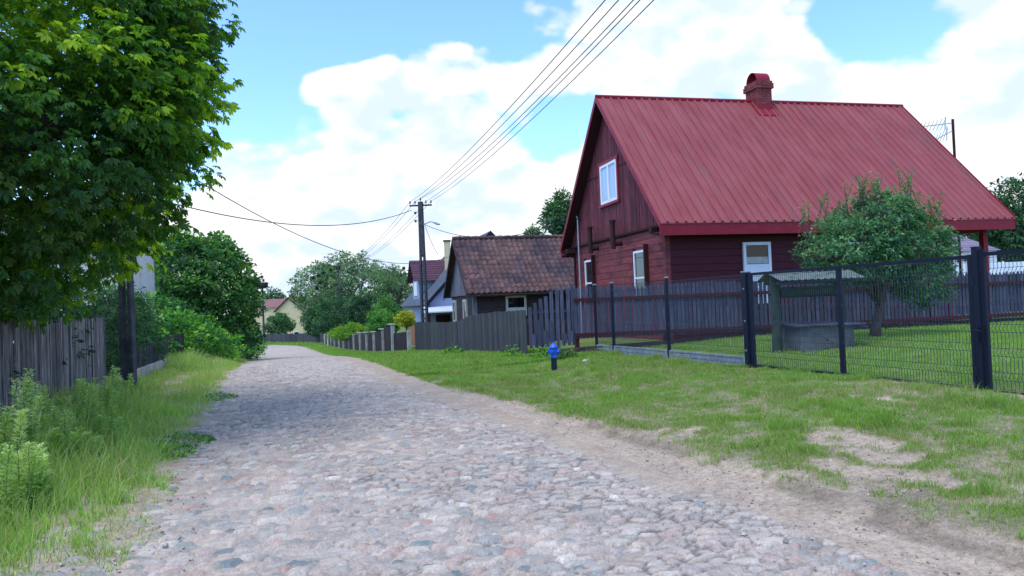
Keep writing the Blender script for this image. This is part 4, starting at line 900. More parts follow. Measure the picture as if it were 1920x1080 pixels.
def fences():
    # left slab fence
    path = [(-2.72, 4.2), (-2.80, 9.0), (-2.74, 13.0), (-2.70, 16.9)]
    F = thing('slab_fence', (-2.75, 10, G(-2.75, 10)), 'tall fence of grey weathered slab boards under the chestnut', 'fence')
    mb = MB(); plank_run(mb, path, lambda f, x, y: 1.62, .085, .012, .022, jz=.045, jx=.012, tilt=.02, jw=.35); mb.build('boards', M['slab'], F)
    mb = MB(); rail_run(mb, path, .45, .09, .05, .06); rail_run(mb, path, 1.25, .09, .05, .06); mb.build('rail', M['slab'], F)
    for y in (4.4, 7.3, 10.2, 13.1, 16.6):
        mb = MB(); mb.box((-2.90, y, .8), (.12, .12, 1.7)); mb.build('post', M['slab'], F)
    # low pale wall with dark iron railing and plank gate panel
    Wl = thing('low_wall', (-2.45, 21, G(-2.45, 21)), 'pale low concrete wall with dark railing beyond the lattice pole', 'wall')
    mb = MB(); P = [(-2.42, 17.3), (-2.40, 26.4)]
    rail_run(mb, P, lambda x, y: G(x, y)-.1, .48, .2, 0); mb.build('base', M['wallconc'], Wl)
    mb = MB(); plank_run(mb, [(-2.42, 17.4), (-2.40, 26.3)], lambda f, x, y: .95-.1*f, .05, .14, .02, bot=lambda f, x, y: G(x, y)+.25); rail_run(mb, P, .72, .05, .03, .03); mb.build('railing', M['plank'], Wl)
    F = thing('short_board_fence', (-2.5, 28, G(-2.5, 28)), 'short dark grey board fence panel beside the green vine', 'fence')
    mb = MB(); plank_run(mb, [(-3.2, 28.6), (-2.15, 28.2)], lambda f, x, y: .88+.14*f, .15, .015, .025); mb.build('boards', M['plank'], F)
    mb = MB(); mb.box((-2.13, 28.25, .45), (.1, .1, 1.2)); mb.build('post', M['plank'], F)
    # dark plank fence in front of the cottage
    path = [(7.28, 19.4), (7.45, 23), (7.48, 28), (7.1, 33.2)]
    ky = [19.4, 20.2, 22.4, 25.5, 27, 29, 33.5]; kz = [1.40, 1.39, 1.36, 1.24, 1.02, .96, .94]
    F = thing('plank_fence', (7.35, 26, G(7.35, 26)), 'close dark board fence with a dipping top edge in front of the old cottage', 'fence')
    mb = MB(); plank_run(mb, path, lambda f, x, y: float(np.interp(y, ky, kz)), .125, .004, .022, jz=.012, jx=.005, jw=.1); mb.build('boards', M['plank'], F)
    mb = MB(); rail_run(mb, path, lambda x, y: G(x, y)+.3, .08, .05, -.05); rail_run(mb, path, lambda x, y: G(x, y)+.95, .08, .05, -.05); mb.build('rail', M['plank'], F)
    # tall pale grey boards between plank fence and picket fence
    path = [(7.34, 19.36), (8.50, 18.98)]
    F = thing('board_fence', (7.9, 19.1, G(7.9, 19.1)), 'short run of tall gapped grey boards rising towards the picket fence', 'fence')
    mb = MB(); plank_run(mb, path, lambda f, x, y: 1.5+.5*min(1, f*1.5), .095, .05, .022, jz=.03, bot=lambda f, x, y: G(x, y)+.22, tilt=.015); mb.build('boards', M['picket'], F)
    mb = MB(); plank_run(mb, [(7.40, 19.31), (8.45, 18.96)], lambda f, x, y: .95+random.uniform(-.3, .25), .10, .07, .02, bot=lambda f, x, y: G(x, y)+random.uniform(.15, .3), jx=.004); rail_run(mb, path, .6, .07, .04, .05); rail_run(mb, path, 1.3, .07, .04, .05); mb.build('lower_boards', M['picket'], F)
    # picket fence inside the yard
    path = [(8.52, 18.90), (10.9, 18.02), (13.4, 17.42), (17.2, 16.90), (21.1, 16.40), (29.0, 15.5)]
    F = thing('picket_fence', (13.4, 17.42, G(13.4, 17.42)), 'long grey picket fence with red-brown rails in front of the red house', 'fence')
    mb = MB(); plank_run(mb, path[:3], lambda f, x, y: 1.98+.03*math.sin(x*1.7), .088, .022, .02, bot=lambda f, x, y: .56, pointed=True, jz=.025, jw=.12, tilt=.01); plank_run(mb, path[2:], lambda f, x, y: 1.98+.03*math.sin(x*1.7), .085, .045, .02, bot=lambda f, x, y: .58, pointed=True, jz=.025, jw=.12, tilt=.01); mb.build('pickets', M['picket'], F)
    mb = MB(); rail_run(mb, path, 1.58, .09, .05, -.04); rail_run(mb, path, .62, .09, .05, -.04); mb.build('rail', M['rail'], F)
    for x, y in ((8.6, 18.9), (10.9, 18.05), (13.4, 17.47), (15.3, 17.2), (17.2, 16.95), (19.1, 16.7), (21.1, 16.45), (23.7, 16.15), (26.3, 15.85)):
        mb = MB(); mb.box((x, y+.05, 1.1), (.1, .09, 1.7)); mb.build('post', M['rail'], F)
    mb = MB(); rail_run(mb, path[:], lambda x, y: G(x, y)-.15, .30, .06, .05); mb.build('plinth', M['oldwood'], F)
    # concrete-post fence further on
    posts = [(6.98, 34.0), (6.72, 36.6), (6.78, 39.7), (6.76, 42.6), (6.82, 45.8), (6.9, 49.2), (7.0, 53), (7.15, 57), (7.3, 61.5), (7.45, 66), (7.6, 71), (7.8, 76), (8.0, 81), (8.25, 87)]
    F = thing('concrete_post_fence', (6.8, 44, G(6.8, 44)), 'fence of pale concrete posts and brown panels running away along the road', 'fence')
    hs = [1.05, 1.42, 1.28, 1.2, 1.22, 1.25]+[1.25]*8
    for i, (x, y) in enumerate(posts):
        g = G(x, y); hh = hs[i]; mb = MB(); mb.box((x, y, g+hh/2-.05), (.16, .22 if i < 12 else .9, hh)); mb.build('post', M['wallconc'], F)
        if i in (1, 2, 3, 4, 5): mb = MB(); mb.box((x, y+.35, g+hh-.02), (.26, 1.0, .05)); mb.build('coping', M['wallconc'], F)
        if i+1 < len(posts):
            x2, y2 = posts[i+1]; mb = MB(); plank_run(mb, [(x+.03, y+.12), (x2+.03, y2-.12)], lambda f, a, b: G(a, b)+hh-.10, .14, .012, .02, jz=.006); mb.build('panel', M['brownpanel'], F)
    F = thing('far_board_fence', (6, 110, G(6, 110)), 'low dark board fence across the road bend in front of the yellow house', 'fence')
    mb = MB(); plank_run(mb, [(8.35, 90), (8.7, 99), (6.8, 110), (2.2, 122), (-6, 132)], lambda f, x, y: G(x, y)+1.3, .22, .02, .03, jz=.05); mb.build('boards', M['plank'], F)
fences()

# ------------------------------------------------------------------ metal fence and gate
FX = 8.81
def mesh_infill(mb, y0, y1, z0, z1, rows, folds=True):
    """welded wire panel in the plane x=FX with V-folds at the listed heights"""
    y = y0+.02; fold = []
    zs = []; 
    for r_ in rows: zs += [(r_-.05, 0), (r_, -.03), (r_+.05, 0)]
    zs = [(z0, 0)]+[z for z in zs if z0 < z[0] < z1]+[(z1, 0)]
    while y < y1:
        mb.tube([(FX+o, y, z) for z, o in zs], .0032, 4, cap=False, t=.5); y += .05
    for r_ in rows:
        for dz, o in ((-.05, 0), (.05, 0)):
            if z0 < r_+dz < z1: mb.tube([(FX+o+.004, y0, r_+dz), (FX+o+.004, y1, r_+dz)], .0042, 4, t=.5)
    for z in (z0+.01, z1-.02): mb.tube([(FX+.004, y0, z), (FX+.004, y1, z)], .004, 4, t=.5)
def metal_fence():
    ROWS = [.55, 1.0, 1.45, 1.85]
    F = thing('mesh_fence', (FX, 15, G(FX, 15)), 'dark blue welded mesh fence on a concrete plinth between picket corner and gate', 'fence')
    ps = [18.15, 17.15, 14.5]
    for y in ps:
        g = G(FX, y); mb = MB(); mb.box((FX, y, g+.88), (.06, .06, 1.9)); p = mb.build('post', M['anthracite'], F)
        mb = MB(); mb.box((FX, y, g+1.845), (.068, .068, .03)); mb.build('post_cap', M['galv'], p)
    ys_ = [18.15, 17.15, 14.5, 11.72]
    for a, b in zip(ys_[1:], ys_[:-1]):
        g = G(FX, (a+b)/2); mb = MB(); mesh_infill(mb, a+.04, b-.04, g+.26, 1.98, ROWS); mb.build('mesh_panel', M['wire'], F)
        mb = MB(); mb.box((FX, (a+b)/2, g+.09), (.05, b-a-.09, .28)); q = mb.build('plinth', M['plinth'], F)
        r = MB(); mb = r
        mb.box((FX-.031, (a+b)/2, g+.215), (.012, b-a-.10, .03)); mb.box((FX-.031, a+.08, g+.09), (.012, .05, .22)); mb.box((FX-.031, b-.08, g+.09), (.012, .05, .22))
        n = int((b-a-.3)/.14)
        for j in range(n):
            for k in range(2): mb.box((FX-.03, a+.17+(j+.5*(k % 2)+.25)*.14, g+.055+k*.085), (.014, .115, .066))
        mb.build('brick_relief', M['plinth'], q)
    # sliding gate with its middle upright
    Gt = thing('gate', (FX, 9.3, G(FX, 9.3)), 'wide dark metal gate with mesh infill in front of the wooden well', 'gate')
    g = .2; fr_ = MB(); y0, y1 = 7.09, 11.56
    for z in (g+.07, 1.965): fr_.box((FX, (y0+y1)/2, z), (.05, y1-y0, .05))
    for y in (y0, 9.36, y1): fr_.box((FX, y, (g+.07+1.965)/2), (.056, .045 if y == y0 else .07, 1.965-g-.07+.056))
    fr_.build('frame', M['anthracite'], Gt)
    for a, b in ((y0+.04, 9.31), (9.41, y1-.04)):
        mb = MB(); mesh_infill(mb, a, b, g+.1, 1.94, [.5, .8, 1.05, 1.35, 1.72]); mb.build('mesh_infill', M['wire'], Gt)
    for y in (11.69,):
        P_ = thing('gate_post', (FX, y, G(FX, y)), 'square dark gate post where the mesh fence ends', 'post'); mb = MB(); mb.box((FX, y, 1.08), (.12, .12, 1.86)); mb.build('shaft', M['anthracite'], P_)
        mb = MB(); mb.box((FX, y, 2.02), (.13, .13, .025)); mb.build('cap', M['galv'], P_)
        mb = MB()
        for z in (.55, 1.1, 1.7): mb.tube([(FX-.06, y, z), (FX-.075, y, z)], .018, 8)
        mb.build('bolt', M['galv'], P_)
    P_ = thing('gate_pillar', (FX, 7.0, G(FX, 7.0)), 'thick dark gate post with lock beside the side gate', 'post')
    mb = MB(); mb.box((FX-.01, 6.99, 1.11), (.08, .08, 1.92)); mb.build('shaft', M['anthracite'], P_)
    mb = MB(); mb.box((FX-.01, 6.99, 2.08), (.086, .086, .02)); mb.build('cap', M['anthracite'], P_)
    mb = MB(); mb.box((FX-.085, 6.98, .98), (.03, .05, .18)); mb.tube([(FX-.09, 6.98, 1.02), (FX-.14, 6.98, 1.02), (FX-.14, 6.88, 1.02)], .01, 6); mb.build('lock', M['anthracite'], P_)
    for z in (.5, 1.65): mb = MB(); mb.box((FX-.03, 7.035, z), (.05, .05, .07)); mb.tube([(FX-.05, 7.035, z-.06), (FX-.05, 7.035, z+.06)], .012, 8); mb.build('hinge', M['anthracite'], P_)
    G2 = thing('side_gate', (FX, 5.5, G(FX, 5.5)), 'narrower dark metal mesh side gate past the thick post with the lock', 'gate')
    fr_ = MB()
    for z in (g+.05, 1.985): fr_.box((FX, 5.67, z), (.05, 2.4, .05))
    for y in (4.45, 6.905): fr_.box((FX, y, 1.1), (.05, .045, 1.9))
    fr_.build('frame', M['anthracite'], G2); mb = MB(); mesh_infill(mb, 4.5, 6.86, g+.08, 1.96, [.45, .75, 1.05, 1.4, 1.75]); mb.build('mesh_infill', M['wire'], G2)
    K = MB(); K.box((FX+.0, 8.0, .165), (.34, 7.1, .12)); tag(K.build('gate_track', M['wallconc']), 'pale concrete strip under the dark metal gate', 'concrete strip')
metal_fence()

# ------------------------------------------------------------------ hydrant
def hydrant():
    x, y = 6.18, 14.86; g = G(x, y)
    H = thing('hydrant', (x, y, g), 'blue-topped fire hydrant on a dark stem in the grass', 'fire hydrant')
    mb = MB(); mb.lathe((x, y, g-.05), [(.062, 0), (.062, .36)], 18); mb.build('stem', M['navy'], H, smooth=False)
    mb = MB(); mb.lathe((x, y, g+.29), [(.06, 0), (.082, .01), (.082, .03), (.062, .045), (.066, .09), (.078, .12), (.084, .17), (.084, .215), (.094, .22), (.094, .24), (.074, .25), (.06, .285), (.036, .305), (.024, .31), (.024, .335), (.0241, .34)], 22); b = mb.build('head', M['blue'], H, smooth=True)
    for a in (-2.45, -.55, 2.2):
        dx, dy = math.cos(a), math.sin(a); z = g+.43
        mb = MB(); mb.tube([(x+dx*.06, y+dy*.06, z), (x+dx*.105, y+dy*.105, z)], .042, 14); mb.tube([(x+dx*.105, y+dy*.105, z), (x+dx*.13, y+dy*.13, z)], [.052, .047], 14); mb.tube([(x+dx*.13, y+dy*.13, z), (x+dx*.148, y+dy*.148, z)], .014, 6); mb.build('outlet_cap', M['blue'], b)
hydrant()

# ------------------------------------------------------------------ well
def well():
    fr = frame_at((10.83, 13.15), -.335); g = .27
    H = thing('well', (11.5, 12.9, g), 'wooden draw well with a mossy little roof on green posts behind the gate', 'well')
    mb = MB(); n = 11
    # square concrete box of four slabs
    a0, a1, b0, b1, z1 = .28, 1.42, -.15, .95, .86
    mb.fbox(fr, (a0, a1), (b0, b0+.09), (g-.1, z1)); mb.fbox(fr, (a0, a1), (b1-.09, b1), (g-.1, z1)); mb.fbox(fr, (a0, a0+.09), (b0+.09, b1-.09), (g-.1, z1)); mb.fbox(fr, (a1-.09, a1), (b0+.09, b1-.09), (g-.1, z1))
    mb.build('box', M['concrete'], H)
    mb = MB(); mb.tube([FP(fr, .86, b0-.01, .56), FP(fr, .86, b0+.01, .56)], .022, 8); mb.build('hole', M['darkwood'], H)
    mb = MB()
    for i in range(5):
        u0 = a0-.12+i*.30; mb.hexa([FP(fr, u0, b0-.12, z1+.005), FP(fr, u0+.28, b0-.12, z1+.005), FP(fr, u0+.28, b1+.1, z1+.03), FP(fr, u0, b1+.1, z1+.03), FP(fr, u0, b0-.12, z1+.03), FP(fr, u0+.28, b0-.12, z1+.03+random.uniform(0, .03)), FP(fr, u0+.28, b1+.1, z1+.055), FP(fr, u0, b1+.1, z1+.055)])
    mb.fbox(fr, (1.35, 1.72), (b0-.05, b0+.18), (z1-.06, z1-.035)); mb.build('lid', M['picket'], H)
    for u_ in (-.02, 1.42):
        mb = MB(); mb.tube([FP(fr, u_, .40, g-.2), FP(fr, u_+.01, .40, 1.2), FP(fr, u_, .40, 1.93)], [.115, .10, .095], 12); mb.build('post', M['mossy'], H, smooth=False)
    mb = MB(); mb.tube([FP(fr, .10, .40, 1.60), FP(fr, 1.32, .40, 1.60)], .115, 14); mb.tube([FP(fr, -.15, .40, 1.60), FP(fr, 1.55, .40, 1.60)], .025, 8); mb.build('windlass', M['mossy'], H)
    mb = MB(); mb.fbox(fr, (-.1, 1.5), (.34, .46), (1.86, 1.94)); mb.fbox(fr, (-.1, 1.5), (-.02, .04), (1.78, 1.84)); mb.fbox(fr, (-.1, 1.5), (.76, .82), (1.78, 1.84)); mb.build('purlin', M['mossy'], H)
    mb = MB(); N_ = 40
    for sg in (-1, 1):
        V_ = []
        for i in range(N_+1):
            s_ = -.2+1.86*i/N_; zz = .012*math.cos(i*math.pi/1.5)
            V_ += [FP(fr, s_, .40, 2.04+zz), FP(fr, s_+(.06 if sg < 0 else 0), .40+sg*.62, 1.86+zz)]
        fs = [((2*i, 2*i+1, 2*i+3, 2*i+2) if sg < 0 else (2*i+2, 2*i+3, 2*i+1, 2*i)) for i in range(N_)]
        mb.add(V_, fs, .5); mb.add([(p[0], p[1], p[2]-.012) for p in V_], [f[::-1] for f in fs], .5)
    mb.build('roof', M['wellroof'], H)
well()

# ------------------------------------------------------------------ poles and wires
def lattice_pole(mb, x, y, g, H, w0, w1, depth, yaw, solid=.25, holes=9, hole0=.10):
    fr = (np.array([x, y]), np.array([math.cos(yaw), math.sin(yaw)]), np.array([-math.sin(yaw), math.cos(yaw)]))
    def wd(z): return w0+(w1-w0)*z/H
    zt = H*(1-solid)
    def leg(sg, za, zb):
        P = []
        for z in (za, zb):
            o = wd(z)/2; t = wd(z)*.28; a, b = (o-t, o) if sg > 0 else (-o, -o+t)
            P += [FP(fr, a, -depth/2, g+z), FP(fr, b, -depth/2, g+z), FP(fr, b, depth/2, g+z), FP(fr, a, depth/2, g+z)]
        mb.hexa(P, .5)
    leg(1, -.3, zt); leg(-1, -.3, zt)
    o0, o1 = wd(zt)/2, wd(H)/2
    mb.hexa([FP(fr, -o0, -depth/2, g+zt), FP(fr, o0, -depth/2, g+zt), FP(fr, o0, depth/2, g+zt), FP(fr, -o0, depth/2, g+zt), FP(fr, -o1, -depth/2, g+H), FP(fr, o1, -depth/2, g+H), FP(fr, o1, depth/2, g+H), FP(fr, -o1, depth/2, g+H)], .5)
    za = -.3; zb = H*hole0; seg = (zt-zb)/holes
    def web(za, zb): 
        P = []
        for z in (za, zb):
            o = wd(z)*.22+.002; P += [FP(fr, -o, -depth*.35, g+z), FP(fr, o, -depth*.35, g+z), FP(fr, o, depth*.35, g+z), FP(fr, -o, depth*.35, g+z)]
        mb.hexa(P, .5)
    web(-.3, zb)
    for i in range(1, holes+1): web(zb+seg*i-seg*.2, zb+seg*i)
def catenary(a, b, sag, n=26):
    a, b = Vector(a), Vector(b); return [a.lerp(b, i/n)-Vector((0, 0, sag*4*(i/n)*(1-i/n))) for i in range(n+1)]
def poles():
    p = at(787, 380, 37); b = at(798, 600, 37); x, y = (p[0]+b[0])/2, (p[1]+b[1])/2; g = G(x, y); H = p[2]-g+.05
    P = thing('utility_pole', (x, y, g), 'tall tapering concrete utility pole with crossarm beside the old cottage', 'utility pole', 'concrete poles carrying the overhead wires')
    mb = MB(); lattice_pole(mb, x, y, g, H, .38, .21, .2, -YAW-.2, solid=.36, holes=9); mb.build('shaft', M['poleconc'], P)
    zt = g+H; ca, sa = math.cos(-YAW), math.sin(-YAW); arm = MB(); zc = zt-.18
    arm.box((x, y, zc), (1.12, .07, .07), yaw=-YAW); arm.build('crossarm', M['darkwood'], P)
    pts = []
    for u_ in (-.52, -.27, .0, .27, .52):
        px, py = x+ca*u_, y+sa*u_
        z_ = zc+.04 if u_ else zt
        mb = MB(); mb.lathe((px, py, z_), [(.012, 0), (.012, .07), (.04, .075), (.05, .12), (.03, .16), (.028, .2)], 8); mb.build('insulator', M['porcelain'], P); pts.append((px, py, z_+.15))
    mb = MB(); mb.tube([(x+.05, y-.1, zt-1.15), (x+.35, y-.5, zt-1.05), (x+.5, y-.75, zt-1.12)], .025, 6); mb.build('lamp_arm', M['galv'], P)
    mb = MB(); mb.tube([(x+.46, y-.7, zt-1.12), (x+.58, y-.92, zt-1.2), (x+.66, y-1.1, zt-1.25)], [.035, .06, .03], 8); mb.build('lamp_head', M['galv'], P)
    for dz in (.55, .95):
        mb = MB(); q = Vector((x-.28*ca, y-.28*sa, zt-dz)); mb.tube([q-Vector((0, 0, .06)), q+Vector((0, 0, .06))], .055, 8); mb.tube([q, Vector((x, y, zt-dz+.03))], .014, 5); mb.build('bracket', M['porcelain'], P)
    # far pole: a plainer copy of the same kind
    fx, fy = at(634, 497, 88)[:2]; fz = at(634, 497, 88)[2]; Q = copy_tree(P); Q.location = (fx, fy, fz-H); Q.scale = (.62, .62, 1); Q['label'] = 'distant concrete utility pole rising before the tall willow'
    ends = [(5.33, 10.18, 6.2), (5.53, 10.1, 6.2), (5.76, 10.07, 6.2), (5.86, 10.05, 6.2), (6.07, 9.99, 6.2)]
    names = ['leftmost', 'second from left', 'middle', 'second from right', 'rightmost']
    for i, (a, e) in enumerate(zip(pts, ends)):
        a = Vector(a); e = Vector(e); Lq = (e-a); k = 1.62; end = a+Lq*k; end.z = a.z+.1
        # choose sag so the wire passes through e
        f = 1/k; s_ = (a.z+(end.z-a.z)*f-e.z)/(4*f*(1-f))
        mb = MB(); mb.tube(catenary(a, end, s_, 40), .0085, 4, cap=False); tag(mb.build('power_line', M['cable']), 'overhead wire, %s of the five running up from the near utility pole' % names[i], 'overhead wire', 'wires running overhead from the near pole')
    for i, a in enumerate(pts[:1]+pts[1:2]+pts[3:]):
        a = Vector(a); off = a-Vector((x, y, zt)); e = Vector((fx, fy, fz))+off
        mb = MB(); mb.tube(catenary(a, e, 1.0, 30), .010, 4, cap=False); tag(mb.build('power_line', M['cable']), 'thin overhead wire, %s of the four between the two utility poles' % ('leftmost', 'second from left', 'third from left', 'rightmost')[i], 'overhead wire', 'wires between the two poles')
    # left concrete pole
    lx, ly = -2.30, 16.95; g2 = G(lx, ly);     mb = MB(); lattice_pole(mb, lx, ly, g2, 6.9, .27, .17, .16, -.35, solid=.2, holes=9, hole0=.16); tag(mb.build('concrete_pole', M['poleconc']), 'concrete lattice pole rising into the chestnut leaves at the end of the slab fence', 'utility pole')
    top = Vector((lx, ly, g2+6.6))
    def wire(a, b, sag, label, r=.012): mb = MB(); mb.tube(catenary(a, b, sag, 30), r, 5, cap=False); tag(mb.build('service_cable', M['cable']), label, 'cable', 'service cables')
    A = at(772, 394, 37); wire(tuple(A), tuple(at(150, 330, 17.4)), .95, 'thick service cable sagging from the utility pole into the chestnut tree', .016)
    wire(tuple(at(215, 235, 17.4)), tuple(at(845, 480, 42)), 1.5, 'service cable crossing the road from the chestnut tree to the grey house', .013)
    wire(tuple(at(796, 421, 37)), tuple(FP(RH, .28, 8.35, 4.95)), .75, 'service cable from the utility pole to the red house mast', .014)
    wire(tuple(at(797, 423, 37)), tuple(at(822, 478, 43)), .15, 'short service cable from the utility pole down to the grey house', .012)
poles()

# ------------------------------------------------------------------ stork nest
def nest():
    p = at(492, 541, 105); x, y = p[0], p[1]; g = G(x, y); N_ = thing('stork_nest', (x, y, g), 'stork nest of dark twigs on a tall pole near the road bend', 'nest')
    mb = MB(); mb.tube([(x, y, g), (x, y, p[2])], [.16, .11], 8); mb.build('pole', M['poleconc'], N_)
    mb = MB(); mb.lathe((x, y, p[2]), [(.35, 0), (.62, .1), (.74, .45), (.78, .75), (.6, .85), (.3, .78)], 18)
    for i in range(260):
        a = random.uniform(0, 6.28); r = random.uniform(.45, .75); z = p[2]+random.uniform(.1, .85); t = a+1.57+random.uniform(-.6, .6); l = random.uniform(.25, .5)
        c = Vector((x+math.cos(a)*r, y+math.sin(a)*r, z)); dv = Vector((math.cos(t), math.sin(t), random.uniform(-.3, .3)))*l; mb.tube([c-dv, c+dv], .014, 3)
    mb.build('twigs', M['twig'], N_)
nest()

# ------------------------------------------------------------------ trees
def ptree(name, label, px, py, D, rx, rz, mk, base_off=0, sub=5, tr=.15, ry=None, cat='tree', seed=0, **kw):
    """crown centred where the picture shows it, at its own distance and real size"""
    c = at(px, py, D); R = rx*D/FPX; RZ = rz*D/FPX; RY = ry or R; rr = random.Random(seed+int(px)); ells = []
    for i in range(sub):
        a = 2*math.pi*i/sub+rr.uniform(-.4, .4); q = rr.uniform(.35, .55)
        ells.append((c[0]+math.cos(a)*R*q, c[1]+math.sin(a)*RY*q, c[2]+rr.uniform(-.35, .25)*RZ, R*rr.uniform(.48, .62), RY*rr.uniform(.48, .62), RZ*rr.uniform(.5, .68)))
    ells.append((c[0], c[1], c[2]+RZ*.3, R*.6, RY*.6, RZ*.68))
    return tree(name, label, cat, ells, LM[mk], (c[0]+base_off, c[1]), tr=tr, **kw)
# small fruit tree in the yard
c = at(1645, 470, 18.2)
tree('fruit_tree', 'bushy fruit tree with a leaning crown in front of the red house', 'tree',
     [(c[0]-.1, c[1], 2.85, 1.15, 1.0, .95), (c[0]-1.05, c[1]+.1, 2.55, .85, .9, .75), (c[0]+.95, c[1]-.2, 2.55, .95, .9, .70), (c[0]+.2, c[1]-.1, 3.35, .7, .7, .55), (c[0]-.4, c[1]-.1, 2.15, 1.0, .8, .4), (c[0]+1.0, c[1]-.3, 1.75, .65, .6, .55)],
     LM['fruit'], (14.25, 14.1), nc=560, per=44, rc=.24, ln=.095, ratio=.5, tr=.13, nl=16, tmean=.40, tsd=.15, fill=.45)
def shoots(T, spots, n, ln, mk):
    P = []; A = []; N3 = []; Ln = []; st = MB()
    for i in range(n):
        px, py = random.choice(spots[3:-3]); b = Vector(at(px+random.uniform(-14, 14), py+random.uniform(-4, 14), 17.9+random.uniform(-.5, .5))); dv = Vector((random.uniform(-.45, .5), random.uniform(-.2, .2), random.uniform(.5, 1.0))).normalized(); l = random.uniform(.25, .6)
        st.tube([b-dv*.3, b+dv*l*.5, b+dv*l], [.008, .006, .003], 4)
        for k in range(16):
            f = k/16; a = random.uniform(0, 6.28); P.append(tuple(b+dv*l*f)); A.append((math.cos(a), math.sin(a), .5)); N3.append((random.gauss(0, .4), random.gauss(0, .4), 1)); Ln.append(ln*random.uniform(.7, 1.2))
    st.build('shoots', M['bark'], T); leafmesh('shoot_leaves', np.array(P), np.array(A), np.array(N3), np.array(Ln), .45, RNG.uniform(.3, .8, len(P)), LM[mk], T)
FT = [o for o in COL.objects if o.name == 'fruit_tree'][0]
shoots(FT, [(0, 0)]*3+[(1545, 392), (1600, 375), (1645, 362), (1700, 362), (1735, 385), (1760, 400), (1620, 365), (1515, 420)]+[(0, 0)]*3, 42, .095, 'fruit')
ptree('willow_tree', 'broad tall pale willow with mistletoe behind the garden trees', 657, 546, 112, 108, 74, 'willow', sub=7, nc=900, per=30, rc=.75, ln=.42, tr=.5, nl=26, fill=.38, tmean=.5, ratio=.45)
ptree('willow_tree', 'smaller pale willow crown rising beside the plum dormer roof', 738, 562, 104, 46, 66, 'willow', sub=4, nc=200, per=30, rc=.7, ln=.38, tr=.35, nl=10, fill=.4, tmean=.45, ratio=.45)
ptree('distant_tree', 'low round tree behind the yellow house roof', 512, 566, 170, 30, 22, 'dark', nc=90, per=26, rc=1.0, ln=.6, tr=.3, nl=6)
ptree('distant_tree', 'dark tree right of the yellow house chimney', 572, 580, 150, 24, 24, 'dark', nc=90, per=26, rc=1.0, ln=.55, tr=.3, nl=6)
ptree('garden_tree', 'small round garden tree with a visible trunk before the yellow house', 524, 607, 116, 28, 17, 'dark', nc=150, per=26, rc=.6, ln=.32, tr=.3, nl=8, tmean=.7)
ptree('garden_tree', 'dark leafy tree covering the right eave of the yellow house', 598, 604, 96, 30, 30, 'dark', nc=190, per=28, rc=.6, ln=.3, tr=.2, nl=8, tmean=.45)
ptree('garden_tree', 'wide dark garden tree in the middle of the far hedge line', 632, 595, 88, 40, 38, 'dark', nc=220, per=28, rc=.55, ln=.27, tr=.2, nl=8, tmean=.5)
ptree('garden_tree', 'dark green tree standing left of the grey house', 682, 590, 80, 38, 44, 'dark', nc=240, per=28, rc=.5, ln=.25, tr=.2, nl=8, tmean=.42)
ptree('garden_tree', 'loose green tree right in front of the willow and beside the grey house', 722, 596, 66, 30, 38, 'maple', nc=200, per=28, rc=.42, ln=.2, tr=.12, nl=8, tmean=.5)
ptree('juniper_bush', 'bright green spreading juniper leaning over the concrete-post fence', 658, 624, 57, 34, 16, 'lime', cat='shrub', nc=170, per=40, rc=.35, ln=.16, tr=.08, nl=8, ratio=.35, tmean=.6)
ptree('garden_shrub', 'yellow-green shrub beside the grey house behind the plank fence', 762, 598, 42, 17, 15, 'yell', cat='shrub', nc=60, per=30, rc=.2, ln=.11, tr=.04, nl=6)
ptree('garden_shrub', 'mixed green shrub over the nearest concrete posts', 722, 606, 44, 30, 16, 'creep', cat='shrub', nc=110, per=32, rc=.25, ln=.12, tr=.04, nl=6, tmean=.4)
ptree('pine_tree', 'dark tree showing between the cottage roof and the red house gable', 1052, 405, 46, 30, 42, 'dark', nc=200, per=30, rc=.45, ln=.2, tr=.2, nl=10, tmean=.6)
ptree('distant_tree', 'small treetop just above the cottage ridge', 1000, 440, 60, 14, 12, 'dark', nc=30, per=26, rc=.4, ln=.25, tr=.12, nl=5, tmean=.65)
ptree('forest_tree', 'tall dark tree beyond the far eave of the red house', 1905, 410, 80, 70, 76, 'dark', nc=420, per=30, rc=.8, ln=.4, tr=.5, nl=12, tmean=.45)
ptree('forest_tree', 'second dark tree lower behind the red house porch', 1850, 455, 95, 60, 55, 'dark', nc=260, per=30, rc=.9, ln=.45, tr=.5, nl=10, tmean=.35)
ptree('distant_tree', 'far tree closing the view behind the road bend', 600, 590, 190, 60, 26, 'dark', nc=140, per=24, rc=1.4, ln=.8, tr=.3, nl=6)
# mistletoe
proto = None
for (px, py, r) in ((587, 521, 3.6), (594, 540, 3.8), (597, 517, 3.2), (620, 506, 3), (606, 511, 3), (634, 502, 4.4), (600, 530, 3.4), (757, 503, 3.2), (759, 514, 3.8)):
    c = at(px, py, 104); R_ = r*104/FPX
    if proto is None:
        proto = thing('mistletoe_ball', tuple(c), 'x', 'mistletoe', 'mistletoe balls in the willow'); n = 420; d = rdir(n)
        leafmesh('twigs', np.array(c)+d*.24*RNG.uniform(.4, 1, n)[:, None], d+RNG.normal(0, .4, (n, 3)), rdir(n), np.full(n, .11), .5, RNG.uniform(0, .4, n), LM['dark'], proto); o = proto; s0_ = R_
        mb = MB(); mb.lathe((c[0], c[1], c[2]-.2), [(.05, 0), (.15, .05), (.2, .2), (.15, .35), (.05, .4)], 10); mb.build('core', M['twig'], proto)
    else: o = copy_tree(proto)
    o.location = c; o.scale = (R_/s0_,)*3; o['label'] = 'dark round mistletoe ball hanging in the pale willow'

